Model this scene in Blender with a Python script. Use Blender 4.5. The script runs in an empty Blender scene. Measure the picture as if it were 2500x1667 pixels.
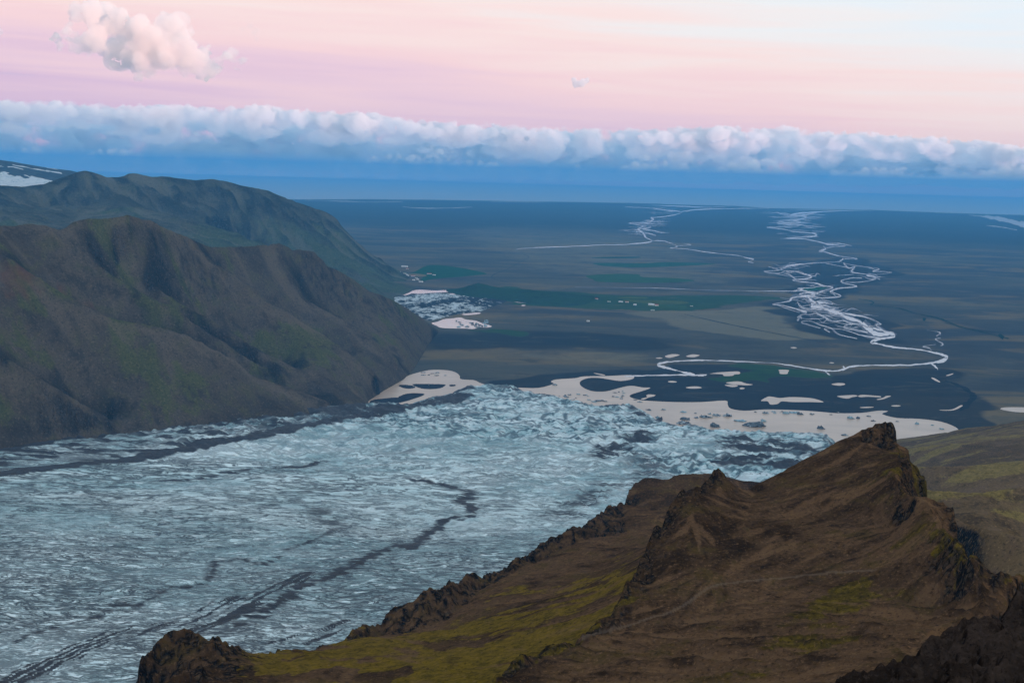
import bpy, math, random
import numpy as np
rng = np.random.default_rng(7); random.seed(7)

# ------------------------------------------------------------------ camera, sky, sun, exposure
F = 2976.0; HC = 900.0; PITCH = math.radians(7.91); ROLL = 0.028
r0 = np.array([1., 0, 0]); u0 = np.array([0, math.sin(PITCH), math.cos(PITCH)])
FWD = np.array([0, math.cos(PITCH), -math.sin(PITCH)])
RGT = math.cos(ROLL)*r0 + math.sin(ROLL)*u0; UPV = -math.sin(ROLL)*r0 + math.cos(ROLL)*u0
sc = bpy.context.scene
COL = sc.collection
cam = bpy.data.cameras.new('camera'); camo = bpy.data.objects.new('camera', cam); COL.objects.link(camo)
cam.sensor_width = 36.0; cam.lens = 36.0*F/2500.0; cam.clip_start = 1.0; cam.clip_end = 400000.0
from mathutils import Matrix, Vector
camo.matrix_world = Matrix(((RGT[0], UPV[0], -FWD[0], 0), (RGT[1], UPV[1], -FWD[1], 0), (RGT[2], UPV[2], -FWD[2], HC), (0, 0, 0, 1)))
sc.camera = camo
sc.view_settings.view_transform = 'Standard'; sc.view_settings.look = 'None'
sc.view_settings.exposure = 0.0; sc.view_settings.gamma = 1.0; sc.view_settings.use_curve_mapping = False
sc.render.engine = 'CYCLES'
cy = sc.cycles
cy.use_denoising = True; cy.max_bounces = 14; cy.diffuse_bounces = 2; cy.glossy_bounces = 2; cy.transmission_bounces = 2
cy.volume_bounces = 8; cy.transparent_max_bounces = 48; cy.caustics_reflective = False; cy.caustics_refractive = False

SUN_AZ = math.radians(128.0)      # clockwise from the view direction: behind, to the right
SUN_EL = math.radians(-1.62)       # just set: the land lies in the earth's shadow, the clouds do not
sdir = np.array([math.sin(SUN_AZ)*math.cos(SUN_EL), math.cos(SUN_AZ)*math.cos(SUN_EL), math.sin(SUN_EL)])
sun = bpy.data.lights.new('sun', 'SUN'); sun.energy = 5.0; sun.angle = math.radians(0.6); sun.color = (1.0, 0.53, 0.41)
suno = bpy.data.objects.new('sun', sun); COL.objects.link(suno)
suno.rotation_euler = Vector(tuple(-sdir)).to_track_quat('-Z', 'Y').to_euler()

world = bpy.data.worlds.new('World'); sc.world = world; world.use_nodes = True
class NT:
    """small node-tree helper"""
    def __init__(s, tree): s.t = tree; s.t.nodes.clear()
    def n(s, typ, **kw):
        nd = s.t.nodes.new(typ)
        ins = kw.pop('ins', {})
        for k, v in kw.items(): setattr(nd, k, v)
        for k, v in ins.items():
            sk = nd.inputs[k]
            if hasattr(v, 'is_output') or isinstance(v, bpy.types.NodeSocket): s.t.links.new(v, sk)
            else: sk.default_value = v
        return nd
    def link(s, a, b): s.t.links.new(a, b)
    def math(s, op, a, b=None, c=None, clamp=False):
        nd = s.t.nodes.new('ShaderNodeMath'); nd.operation = op; nd.use_clamp = clamp
        for i, v in enumerate((a, b, c)):
            if v is None: continue
            if isinstance(v, bpy.types.NodeSocket): s.t.links.new(v, nd.inputs[i])
            else: nd.inputs[i].default_value = v
        return nd.outputs[0]
    def smooth(s, x, a, b):
        nd = s.t.nodes.new('ShaderNodeMapRange'); nd.interpolation_type = 'SMOOTHSTEP'
        s.t.links.new(x, nd.inputs[0]); nd.inputs[1].default_value = a; nd.inputs[2].default_value = b
        return nd.outputs[0]
    def mix(s, fac, a, b, blend='MIX'):
        nd = s.t.nodes.new('ShaderNodeMix'); nd.data_type = 'RGBA'; nd.blend_type = blend
        for i, v in ((0, fac), (6, a), (7, b)):
            if isinstance(v, bpy.types.NodeSocket): s.t.links.new(v, nd.inputs[i])
            elif i == 0: nd.inputs[0].default_value = v
            else: nd.inputs[i].default_value = (*v, 1) if len(v) == 3 else v
        return nd.outputs[2]
    def ramp(s, x, stops, interp='LINEAR'):
        nd = s.t.nodes.new('ShaderNodeValToRGB'); cr = nd.color_ramp; cr.interpolation = interp
        while len(cr.elements) > 1: cr.elements.remove(cr.elements[-1])
        for i, (p, c) in enumerate(stops):
            e = cr.elements[0] if i == 0 else cr.elements.new(p)
            e.position = p; e.color = (*c, 1)
        s.t.links.new(x, nd.inputs[0]); return nd.outputs[0]
    def noise(s, vec, scale, detail=4, rough=.55, dist=0.0, dims='3D'):
        nd = s.t.nodes.new('ShaderNodeTexNoise'); nd.noise_dimensions = dims
        s.t.links.new(vec, nd.inputs['Vector'])
        nd.inputs['Scale'].default_value = scale; nd.inputs['Detail'].default_value = detail
        nd.inputs['Roughness'].default_value = rough; nd.inputs['Distortion'].default_value = dist
        return nd.outputs[0]
    def mapping(s, vec, scale=(1, 1, 1), rot=(0, 0, 0), loc=(0, 0, 0)):
        nd = s.t.nodes.new('ShaderNodeMapping'); s.t.links.new(vec, nd.inputs[0])
        nd.inputs['Scale'].default_value = scale; nd.inputs['Rotation'].default_value = rot; nd.inputs['Location'].default_value = loc
        return nd.outputs[0]
    def attr(s, name):
        nd = s.t.nodes.new('ShaderNodeAttribute'); nd.attribute_name = name; return nd.outputs['Fac']

def srgb(r, g, b):
    f = lambda c: (c/255/12.92 if c/255 <= .04045 else ((c/255+.055)/1.055)**2.4)
    return (f(r), f(g), f(b))

def build_world():
    w = NT(world.node_tree)
    tc = w.n('ShaderNodeTexCoord').outputs['Generated']
    sep = w.n('ShaderNodeSeparateXYZ', ins={0: tc})
    x, y, z = sep.outputs
    # elevation in degrees
    el = w.math('MULTIPLY', w.math('ARCSINE', z), 57.2958)
    # the pink belt stands highest opposite the sun and sinks towards it
    anti = w.math('ADD', w.math('MULTIPLY', x, -float(math.sin(SUN_AZ))), w.math('MULTIPLY', y, -float(math.cos(SUN_AZ))))
    lift = w.math('MULTIPLY', w.math('SUBTRACT', 0.9, anti), 9.0)          # degrees
    # thin stratus streaks
    st = w.n('ShaderNodeCombineXYZ', ins={0: w.math('MULTIPLY', x, 2.2), 1: w.math('MULTIPLY', y, 2.2), 2: w.math('MULTIPLY', w.math('ADD', z, w.math('MULTIPLY', x, .02)), 46.0)})
    nz = w.noise(st.outputs[0], 1.3, 5, .55, .3)
    streak = w.math('MULTIPLY', w.math('SUBTRACT', nz, .5), 8.5)
    e2 = w.math('ADD', w.math('ADD', el, lift), streak)
    t = w.math('DIVIDE', w.math('ADD', e2, 2.0), 92.0)
    def P(e): return max(0, min(1, (e+2.0)/92.0))
    col = w.ramp(t, [
        (P(-1), srgb(150, 178, 214)), (P(1.0), srgb(188, 182, 214)), (P(2.6), srgb(221, 190, 214)), (P(4.6), srgb(236, 204, 216)),
        (P(6.8), srgb(246, 212, 214)), (P(9.0), srgb(248, 224, 220)), (P(11.5), srgb(238, 236, 236)), (P(14.0), srgb(226, 238, 246)),
        (P(22), srgb(220, 230, 240)), (P(45), srgb(208, 219, 231)), (P(90), srgb(200, 212, 227))])
    toward = w.math('MULTIPLY', anti, -1.0)
    gl = w.math('MULTIPLY', w.smooth(toward, .1, 1.0), w.smooth(el, 38.0, 0.0))
    col = w.mix(gl, col, w.mix(1.0, col, (3.2, 2.5, 1.75), 'MULTIPLY'))
    bg = w.n('ShaderNodeBackground', ins={'Color': col, 'Strength': 1.1})
    out = w.n('ShaderNodeOutputWorld', ins={0: bg.outputs[0]})
build_world()

# ------------------------------------------------------------------ pixel tracing (photo pixels -> places on the terrain)
OFF = {'D': (0, 0, .9408), 1: (0, 350, 1.8816), 2: (1250, 400, 1.8816), 3: (0, 850, 1.8816), 4: (1250, 850, 1.8816),
       5: (0, 0, 1.8816), 6: (1250, 0, 1.8816),
       'z1': (0, 480, 3.92), 'z2': (500, 540, 3.92), 'z3': (900, 600, 3.92), 'z4': (1850, 600, 3.92),
       'z5': (1350, 880, 3.92), 'z6': (300, 1267, 3.92), 'z7': (1350, 1100, 3.92), 'z8': (1900, 1000, 3.92)}
CP = np.array([0, 0, HC])
def S(tile, pts):
    ox, oy, s = OFF[tile]
    a = np.array([(p[0], p[1]) for p in pts], float)
    return np.stack([a[:, 0]/s+ox, a[:, 1]/s+oy], 1)
def rays(uv):
    uv = np.atleast_2d(uv)
    return np.outer((uv[:, 0]-1250)/F, RGT) + np.outer((833.5-uv[:, 1])/F, UPV) + FWD
def onz(uv, z=0.0):
    d = rays(uv); t = (z-HC)/d[:, 2]
    return d*t[:, None] + CP
def atr(uv, r):
    d = rays(uv); t = np.asarray(r)/np.hypot(d[:, 0], d[:, 1])
    return d*np.atleast_1d(t)[:, None] + CP
def T(tile, pts):
    """traced 3-D line: points (x, y, r) with r the horizontal distance; missing r are interpolated"""
    uv = S(tile, pts); r = np.array([p[2] if len(p) > 2 else np.nan for p in pts], float)
    k = np.concatenate([[0], np.cumsum(np.hypot(*np.diff(uv, axis=0).T))])
    ok = ~np.isnan(r); r = np.interp(k, k[ok], r[ok])
    return atr(uv, r)
def resample(p, step):
    p = np.asarray(p, float); k = np.concatenate([[0], np.cumsum(np.linalg.norm(np.diff(p, axis=0), axis=1))])
    n = max(2, int(k[-1]/step)+1); q = np.linspace(0, k[-1], n)
    return np.stack([np.interp(q, k, p[:, i]) for i in range(p.shape[1])], 1)
def smooth_line(p, n=8, closed=False):
    """Catmull-Rom"""
    p = np.asarray(p, float)
    if closed: q = np.concatenate([p[-1:], p, p[:2]])
    else: q = np.concatenate([2*p[:1]-p[1:2], p, 2*p[-1:]-p[-2:-1]])
    out = []
    for i in range(1, len(q)-2):
        t = np.linspace(0, 1, n, endpoint=False)[:, None]
        a, b, c, d = q[i-1], q[i], q[i+1], q[i+2]
        out.append(.5*((2*b)+(c-a)*t+(2*a-5*b+4*c-d)*t**2+(3*b-a-3*c+d)*t**3))
    if not closed: out.append(p[-1:])
    return np.concatenate(out)

# ------------------------------------------------------------------ numpy noise
def _h(ix, iy, iz, seed):
    h = (ix.astype(np.uint32)*np.uint32(374761393)) ^ (iy.astype(np.uint32)*np.uint32(668265263)) ^ (iz.astype(np.uint32)*np.uint32(2246822519)) ^ np.uint32((seed*3266489917) & 0xffffffff)
    h ^= h >> np.uint32(15); h *= np.uint32(2246822519); h ^= h >> np.uint32(13); h *= np.uint32(3266489917); h ^= h >> np.uint32(16)
    return h
def noise2(x, y, seed=0):
    xi = np.floor(x); yi = np.floor(y); fx = x-xi; fy = y-yi; xi = xi.astype(np.int64); yi = yi.astype(np.int64)
    z0 = np.zeros_like(xi)
    def g(a, b):
        an = _h(xi+a, yi+b, z0, seed).astype(np.float64)*(2*math.pi/4294967296.0)
        return np.cos(an)*(fx-a)+np.sin(an)*(fy-b)
    u = fx*fx*fx*(fx*(fx*6-15)+10); v = fy*fy*fy*(fy*(fy*6-15)+10)
    a = g(0, 0); b = g(1, 0); c = g(0, 1); d = g(1, 1)
    return ((a+(b-a)*u)+((c+(d-c)*u)-(a+(b-a)*u))*v)*1.5
def noise3(x, y, z, seed=0):
    xi = np.floor(x); yi = np.floor(y); zi = np.floor(z); fx = x-xi; fy = y-yi; fz = z-zi
    xi = xi.astype(np.int64); yi = yi.astype(np.int64); zi = zi.astype(np.int64)
    def g(a, b, c):
        h = _h(xi+a, yi+b, zi+c, seed)
        p = (h & np.uint32(1023)).astype(np.float64)/1023*2-1; q = ((h >> np.uint32(10)) & np.uint32(1023)).astype(np.float64)/1023*2-1; r = ((h >> np.uint32(20)) & np.uint32(1023)).astype(np.float64)/1023*2-1
        return p*(fx-a)+q*(fy-b)+r*(fz-c)
    u = fx*fx*(3-2*fx); v = fy*fy*(3-2*fy); w = fz*fz*(3-2*fz)
    L = lambda a, b, t: a+(b-a)*t
    return L(L(L(g(0,0,0), g(1,0,0), u), L(g(0,1,0), g(1,1,0), u), v), L(L(g(0,0,1), g(1,0,1), u), L(g(0,1,1), g(1,1,1), u), v), w)*1.2
def fbm(x, y, oct=5, seed=0, gain=.5, lac=2.03):
    s = np.zeros_like(x); a = 1.0
    for i in range(oct): s += a*noise2(x, y, seed+i*17); x = x*lac; y = y*lac; a *= gain
    return s
def ridged(x, y, oct=5, seed=0, gain=.5, lac=2.03):
    s = np.zeros_like(x); a = 1.0
    for i in range(oct): s += a*(1-np.abs(noise2(x, y, seed+i*17))*2); x = x*lac; y = y*lac; a *= gain
    return s
def sstep(x, a, b):
    t = np.clip((x-a)/(b-a), 0, 1); return t*t*(3-2*t)

# ------------------------------------------------------------------ mesh and tagging helpers
def tag(o, label=None, cat=None, group=None, kind=None):
    if label: o['label'] = label
    if cat: o['category'] = cat
    if group: o['group'] = group
    if kind: o['kind'] = kind
    return o
def mesh_np(name, co, faces, mat, attrs=None, smooth=True, parent=None):
    me = bpy.data.meshes.new(name)
    co = np.asarray(co, np.float32); faces = np.asarray(faces, np.int32); nv = faces.shape[1]
    me.vertices.add(len(co)); me.vertices.foreach_set('co', co.ravel())
    me.loops.add(faces.size); me.loops.foreach_set('vertex_index', faces.ravel())
    me.polygons.add(len(faces)); me.polygons.foreach_set('loop_start', np.arange(0, faces.size, nv, dtype=np.int32))
    me.polygons.foreach_set('use_smooth', np.full(len(faces), smooth, bool))
    for k, v in (attrs or {}).items():
        at = me.attributes.new(k, 'FLOAT', 'POINT'); at.data.foreach_set('value', np.asarray(v, np.float32).ravel())
    me.update(calc_edges=True); me.validate()
    if mat: me.materials.append(mat)
    o = bpy.data.objects.new(name, me); COL.objects.link(o)
    if parent: o.parent = parent
    return o
def grid_faces(nr, nc, keep=None):
    i = np.arange(nr*nc).reshape(nr, nc)
    f = np.stack([i[:-1, :-1], i[:-1, 1:], i[1:, 1:], i[1:, :-1]], -1).reshape(-1, 4)
    if keep is not None:
        k = keep.ravel(); f = f[k[f].any(1)]
    return f
def compact(co, f, attrs):
    used = np.zeros(len(co), bool); used[f.ravel()] = True
    idx = np.cumsum(used)-1
    return co[used], idx[f], {k: np.asarray(v).ravel()[used] for k, v in attrs.items()}
class Polar:
    """heightfield on a grid of azimuth and log distance, the same fineness on screen near and far"""
    def __init__(s, az0, az1, ra, rb, dth, dl):
        s.th = np.arange(math.radians(az0), math.radians(az1), dth); s.lr = np.arange(math.log(ra), math.log(rb), dl)
        s.nc = len(s.th); s.nr = len(s.lr)
        TH, LR = np.meshgrid(s.th, s.lr); s.R = np.exp(LR); s.X = s.R*np.sin(TH); s.Y = s.R*np.cos(TH)
    def solve(s, lines, soft=2, low=None, border=None):
        """membrane through the traced ridges, gullies and margins"""
        nr, nc = s.nr, s.nc
        acc = np.zeros((nr, nc)); cnt = np.zeros((nr, nc))
        dth = s.th[1]-s.th[0]; dl = s.lr[1]-s.lr[0]
        for L in lines:
            p = np.asarray(L, float)
            q = np.stack([(np.arctan2(p[:, 0], p[:, 1])-s.th[0])/dth, (np.log(np.hypot(p[:, 0], p[:, 1]))-s.lr[0])/dl, p[:, 2]], 1)
            k = np.concatenate([[0], np.cumsum(np.maximum(np.abs(np.diff(q[:, 0])), np.abs(np.diff(q[:, 1]))))])
            t = np.linspace(0, k[-1], int(k[-1]*2)+2)
            a = np.rint(np.interp(t, k, q[:, 0])).astype(int); b = np.rint(np.interp(t, k, q[:, 1])).astype(int); z = np.interp(t, k, q[:, 2])
            ok = (a >= 0) & (a < nc) & (b >= 0) & (b < nr)
            np.add.at(acc, (b[ok], a[ok]), z[ok]); np.add.at(cnt, (b[ok], a[ok]), 1)
        if low is not None: acc = np.where(low[0], low[1], acc); cnt = np.where(low[0], 1, cnt)
        if border is not None:
            for sl in ((0, slice(None)), (-1, slice(None)), (slice(None), 0), (slice(None), -1)): acc[sl] = border; cnt[sl] = 1
        levels = [(acc, cnt)]
        while min(levels[-1][0].shape) > 12:
            A, C = levels[-1]; h, w = A.shape
            A2 = np.zeros(((h+1)//2*2, (w+1)//2*2)); C2 = A2.copy(); A2[:h, :w] = np.where(C > 0, A/np.maximum(C, 1), 0); C2[:h, :w] = C > 0
            f = lambda M: M[::2, ::2]+M[1::2, ::2]+M[::2, 1::2]+M[1::2, 1::2]
            levels.append((f(A2), f(C2)))
        Z = None
        for A, C in levels[::-1]:
            m = C > 0; v = np.where(m, A/np.maximum(C, 1), 0)
            if Z is None: Z = np.full(A.shape, v[m].mean() if m.any() else 0.0)
            else:
                h, w = A.shape; Zu = np.repeat(np.repeat(Z, 2, 0), 2, 1)[:h, :w]; Z = Zu
            Z = np.where(m, v, Z)
            for it in range(160 if Z.size < 40000 else 60):
                p = np.pad(Z, 1, mode='edge')
                Z = .25*(p[:-2, 1:-1]+p[2:, 1:-1]+p[1:-1, :-2]+p[1:-1, 2:])
                Z = np.where(m, v, Z)
        for it in range(soft):
            p = np.pad(Z, 1, mode='edge'); Z = .5*Z+.125*(p[:-2, 1:-1]+p[2:, 1:-1]+p[1:-1, :-2]+p[1:-1, 2:])
        s.Z = Z; return Z
    def slope(s, Z):
        dth = s.th[1]-s.th[0]; dl = s.lr[1]-s.lr[0]
        gy, gx = np.gradient(Z); return np.hypot(gx/(s.R*dth), gy/(s.R*dl))
    def build(s, name, Z, mat, attrs=None, keep=None):
        co = np.stack([s.X, s.Y, Z], -1).reshape(-1, 3); f = grid_faces(s.nr, s.nc, keep)
        # wind upwards
        co, f, at = compact(co, f[:, ::-1], attrs or {})
        return mesh_np(name, co, f, mat, at)
def cutoff(P, *lines):
    """farthest distance of the traced skyline for each azimuth; 0 beyond its ends"""
    out = np.zeros(P.nc)
    for L in lines:
        p = resample(L, .0005*np.hypot(L[:, 0], L[:, 1]).min()); az = np.arctan2(p[:, 0], p[:, 1]); j = np.rint((az-P.th[0])/(P.th[1]-P.th[0])).astype(int); ok = (j >= 0) & (j < P.nc)
        np.maximum.at(out, j[ok], np.hypot(p[ok, 0], p[ok, 1]))
    nz = np.nonzero(out)[0]; out[nz[0]:nz[-1]+1] = np.interp(np.arange(nz[0], nz[-1]+1), nz, out[nz])
    return out[None, :]
def back(L, dr, dz):
    """the line behind a skyline: dr further out, dz lower"""
    p = np.array(L, float); r = np.hypot(p[:, 0], p[:, 1]); k = (r+dr)/r
    return np.stack([p[:, 0]*k, p[:, 1]*k, p[:, 2]-dz], 1)
def seg_dist(X, Y, P):
    """distance to a polyline, and the parameter along it"""
    best = np.full(X.shape, 1e18, np.float32); X = X.astype(np.float32); Y = Y.astype(np.float32); P = np.asarray(P)[:, :2].astype(np.float32)
    for a, b in zip(P[:-1], P[1:]):
        d = b[:2]-a[:2]; L2 = max(d@d, 1e-9)
        t = np.clip(((X-a[0])*d[0]+(Y-a[1])*d[1])/L2, 0, 1)
        dd = (X-a[0]-t*d[0])**2+(Y-a[1]-t*d[1])**2
        best = np.minimum(best, dd)
    return np.sqrt(best)
def inside(X, Y, P):
    r = np.zeros(X.shape, bool); n = len(P)
    for i in range(n):
        x1, y1 = P[i][:2]; x2, y2 = P[(i+1) % n][:2]
        c = ((y1 > Y) != (y2 > Y)) & (X < (x2-x1)*(Y-y1)/(y2-y1+1e-12)+x1)
        r ^= c
    return r
def poly_sheet(name, xy, z, mat):
    """flat sheet from an outline"""
    from mathutils.geometry import tessellate_polygon
    v = [Vector((float(p[0]), float(p[1]), 0)) for p in xy]
    tr = tessellate_polygon([v])
    co = np.array([(p[0], p[1], z) for p in xy]); f = np.array(tr)
    a = co[f[:, 1]]-co[f[:, 0]]; b = co[f[:, 2]]-co[f[:, 0]]; neg = (a[:, 0]*b[:, 1]-a[:, 1]*b[:, 0]) < 0
    f[neg] = f[neg][:, ::-1]
    return mesh_np(name, co, f, mat, smooth=False)

# ------------------------------------------------------------------ materials
def newmat(name):
    m = bpy.data.materials.new(name); m.use_nodes = True; return m, NT(m.node_tree)
def finish(w, col, rough=.95, bump=None, strength=.5, dist=1.0, spec=0.0):
    p = w.n('ShaderNodeBsdfPrincipled', ins={'Base Color': col, 'Roughness': rough, 'Specular IOR Level': spec})
    if bump is not None:
        b = w.n('ShaderNodeBump', ins={'Strength': strength, 'Distance': dist, 'Height': bump}); w.link(b.outputs[0], p.inputs['Normal'])
    w.n('ShaderNodeOutputMaterial', ins={0: p.outputs[0]}); return p
def geo(w):
    g = w.n('ShaderNodeNewGeometry'); return g.outputs['Position'], g.outputs['Normal']
def steep(w, nrm):
    return w.math('SUBTRACT', 1.0, w.n('ShaderNodeSeparateXYZ', ins={0: nrm}).outputs[2])

def mat_plain():
    m, w = newmat('outwash_plain'); pos, nrm = geo(w)
    a = w.noise(w.mapping(pos, (1/5200, 1/3400, 1)), 1, 6, .6, .6)
    b = w.noise(w.mapping(pos, (1/1500, 1/620, 1), (0, 0, .12)), 1, 7, .62, .8)
    c = w.noise(w.mapping(pos, (1/240, 1/130, 1), (0, 0, .08)), 1, 7, .70, .6)
    f = w.noise(w.mapping(pos, (1/60, 1/50, 1)), 1, 5, .7, .2)
    col = w.mix(w.smooth(a, .40, .60), (.046, .047, .050), (.086, .082, .060))
    col = w.mix(w.math('MULTIPLY', w.smooth(b, .50, .64), .8), col, (.160, .120, .060))
    col = w.mix(w.math('MULTIPLY', w.smooth(b, .48, .34), .6), col, (.030, .033, .040))
    pl = w.smooth(w.math('ADD', w.attr('pale'), w.math('MULTIPLY', w.math('SUBTRACT', c, .5), .9)), .30, .70)
    col = w.mix(w.math('MULTIPLY', pl, .7), col, (.175, .160, .105))
    gr = w.smooth(w.math('ADD', w.attr('green'), w.math('MULTIPLY', w.math('SUBTRACT', c, .5), 1.2)), .38, .62)
    col = w.mix(w.math('MULTIPLY', gr, .9), col, w.mix(c, (.010, .040, .014), (.030, .075, .024)))
    dk = w.smooth(w.math('ADD', w.attr('dark'), w.math('MULTIPLY', w.math('SUBTRACT', w.math('ADD', w.math('MULTIPLY', b, .5), w.math('MULTIPLY', c, .5)), .5), 1.6)), .30, .70)
    dk = w.math('MULTIPLY', dk, w.math('SUBTRACT', 1.0, gr))
    col = w.mix(w.math('MULTIPLY', dk, .88), col, w.mix(c, (.014, .017, .022), (.026, .029, .034)))
    col = w.mix(w.math('MULTIPLY', w.smooth(c, .54, .70), .35), col, (.13, .115, .078))
    col = w.mix(w.math('MULTIPLY', w.smooth(c, .45, .32), .45), col, (.020, .023, .027))
    col = w.mix(w.math('MULTIPLY', w.smooth(f, .45, .30), .4), col, (.022, .024, .026))
    finish(w, col, 1.0, c, .6, 6.0); return m
def mat_water(name, col, rough, spec=.5):
    m, w = newmat(name); pos, nrm = geo(w)
    n = w.noise(w.mapping(pos, (1/420, 1/200, 1)), 1, 6, .62, 1.2)
    c = w.mix(w.smooth(n, .3, .7), tuple(x*.84 for x in col), tuple(min(1, x*1.10) for x in col))
    finish(w, c, rough, w.noise(pos, .12, 4, .6), .06, 1.0, spec=spec); return m
def mat_flat(name, col, var=.35, sc_=(1/90, 1/30, 1)):
    m, w = newmat(name); pos, nrm = geo(w)
    n = w.noise(w.mapping(pos, sc_), 1, 5, .65, .3)
    finish(w, w.mix(w.smooth(n, .3, .7), tuple(x*(1-var) for x in col), tuple(x*(1+var) for x in col)), 1.0, n, .4, 2.0); return m

def mat_glacier():
    m, w = newmat('glacier_ice'); pos, nrm = geo(w)
    deb = w.attr('debris'); rough_ = w.attr('chaos'); mar = w.attr('margin')
    crv = w.attr('crev')
    # melt lines lying across the flow: thin dark seams between bright ribs
    warp = w.noise(w.mapping(pos, (1/210, 1/90, 1/200)), 1, 3, .5)
    wv = w.n('ShaderNodeCombineXYZ', ins={0: 0.0, 1: w.math('MULTIPLY', w.math('SUBTRACT', warp, .5), 60.0), 2: 0.0})
    pw = w.n('ShaderNodeVectorMath', operation='ADD', ins={0: pos, 1: wv.outputs[0]}).outputs[0]
    def seamf(n, wd): return w.smooth(w.math('ABSOLUTE', w.math('SUBTRACT', n, .5)), wd, wd*.15)
    l1 = w.noise(w.mapping(pw, (1/190, 1/62, 1/60), (0, 0, -.12)), 1, 5, .62, .5)
    l2 = w.noise(w.mapping(pw, (1/100, 1/32, 1/40), (0, 0, -.08), (31, 7, 0)), 1, 5, .64, .5)
    l3 = w.noise(w.mapping(pos, (1/58, 1/19, 1/24), (0, 0, -.03), (3, 17, 0)), 1, 5, .7, .3)
    # the ribs stand closer together up the glacier than towards the snout
    down = w.smooth(w.n('ShaderNodeSeparateXYZ', ins={0: pos}).outputs[1], 1900.0, 3300.0)
    def blend(a_, b_): return w.math('ADD', w.math('MULTIPLY', a_, w.math('SUBTRACT', 1.0, down)), w.math('MULTIPLY', b_, down))
    f1 = w.noise(w.mapping(pw, (1/100, 1/31, 1/40), (0, 0, -.10), (5, 1, 0)), 1, 4, .6, .5)
    f2 = w.noise(w.mapping(pw, (1/54, 1/18, 1/30), (0, 0, -.06), (1, 37, 0)), 1, 4, .62, .5)
    f3 = w.noise(w.mapping(pos, (1/28, 1/11.5, 1/20), (0, 0, -.03), (13, 7, 0)), 1, 4, .68, .3)
    big = w.noise(w.mapping(pos, (1/520, 1/260, 1/300)), 1, 5, .55, .5)
    iso = w.noise(w.mapping(pos, (1/85, 1/72, 1/60)), 1, 6, .7, .6)
    cel = w.n('ShaderNodeTexVoronoi', feature='DISTANCE_TO_EDGE', ins={'Vector': w.mapping(pw, (1/105, 1/62, 1/60), (0, 0, .5)), 'Scale': 1.0}).outputs['Distance']
    seam = blend(w.math('MAXIMUM', w.math('MAXIMUM', seamf(f1, .050), seamf(f2, .060)), w.math('MULTIPLY', seamf(f3, .06), .7)), w.math('MAXIMUM', seamf(l1, .045), seamf(l2, .055)))
    l3 = blend(f3, l3); l2 = blend(f2, l2); l1 = blend(f1, l1)
    grime = w.math('MULTIPLY', w.smooth(l3, .52, .40), w.math('ADD', .14, w.math('MULTIPLY', w.smooth(big, .60, .38), .50)))
    calm = w.math('SUBTRACT', 1.0, w.math('MULTIPLY', rough_, .75))
    crk = w.math('MULTIPLY', w.math('MAXIMUM', w.smooth(cel, .11, .02), w.smooth(iso, .48, .38)), w.math('MULTIPLY', rough_, .9))
    seam = w.math('MAXIMUM', w.math('MULTIPLY', w.math('MAXIMUM', seam, grime), calm), crk)
    brk = w.smooth(w.math('ADD', w.math('ADD', w.math('MULTIPLY', l2, .4), w.math('MULTIPLY', l3, .6)), w.math('MULTIPLY', w.math('SUBTRACT', deb, .5), .22)), .455, .56)
    dd = w.math('MULTIPLY', w.math('MINIMUM', w.math('MULTIPLY', deb, 1.2), 1.0), w.math('MAXIMUM', brk, w.smooth(deb, 1.0, 1.15)), clamp=True)
    dirt = w.math('MAXIMUM', w.math('MULTIPLY', seam, .95), dd)
    dirt = w.math('MAXIMUM', dirt, mar)
    ice = w.mix(w.smooth(big, .35, .65), (.44, .66, .68), (.72, .88, .885))
    ice = w.mix(w.math('MULTIPLY', w.smooth(l3, .5, .66), .6), ice, (.80, .86, .86))
    ice = w.mix(w.math('MULTIPLY', rough_, w.smooth(iso, .47, .62)), ice, (.70, .82, .84))
    ice = w.mix(w.math('MULTIPLY', w.math('MULTIPLY', rough_, w.smooth(iso, .52, .42)), .6, clamp=True), ice, (.20, .40, .46))
    debc = w.mix(iso, (.020, .021, .026), (.050, .047, .046))
    seamc = w.mix(rough_, (.034, .042, .048), (.026, .048, .062))
    col = w.mix(dirt, ice, w.mix(dd, seamc, debc))
    h = w.math('SUBTRACT', w.math('ADD', w.math('MULTIPLY', l1, 1.0), w.math('ADD', w.math('MULTIPLY', l3, .6), w.math('MULTIPLY', iso, rough_))), w.math('MULTIPLY', seam, .35))
    finish(w, col, .75, h, 1.0, 9.0, .25); return m

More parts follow.
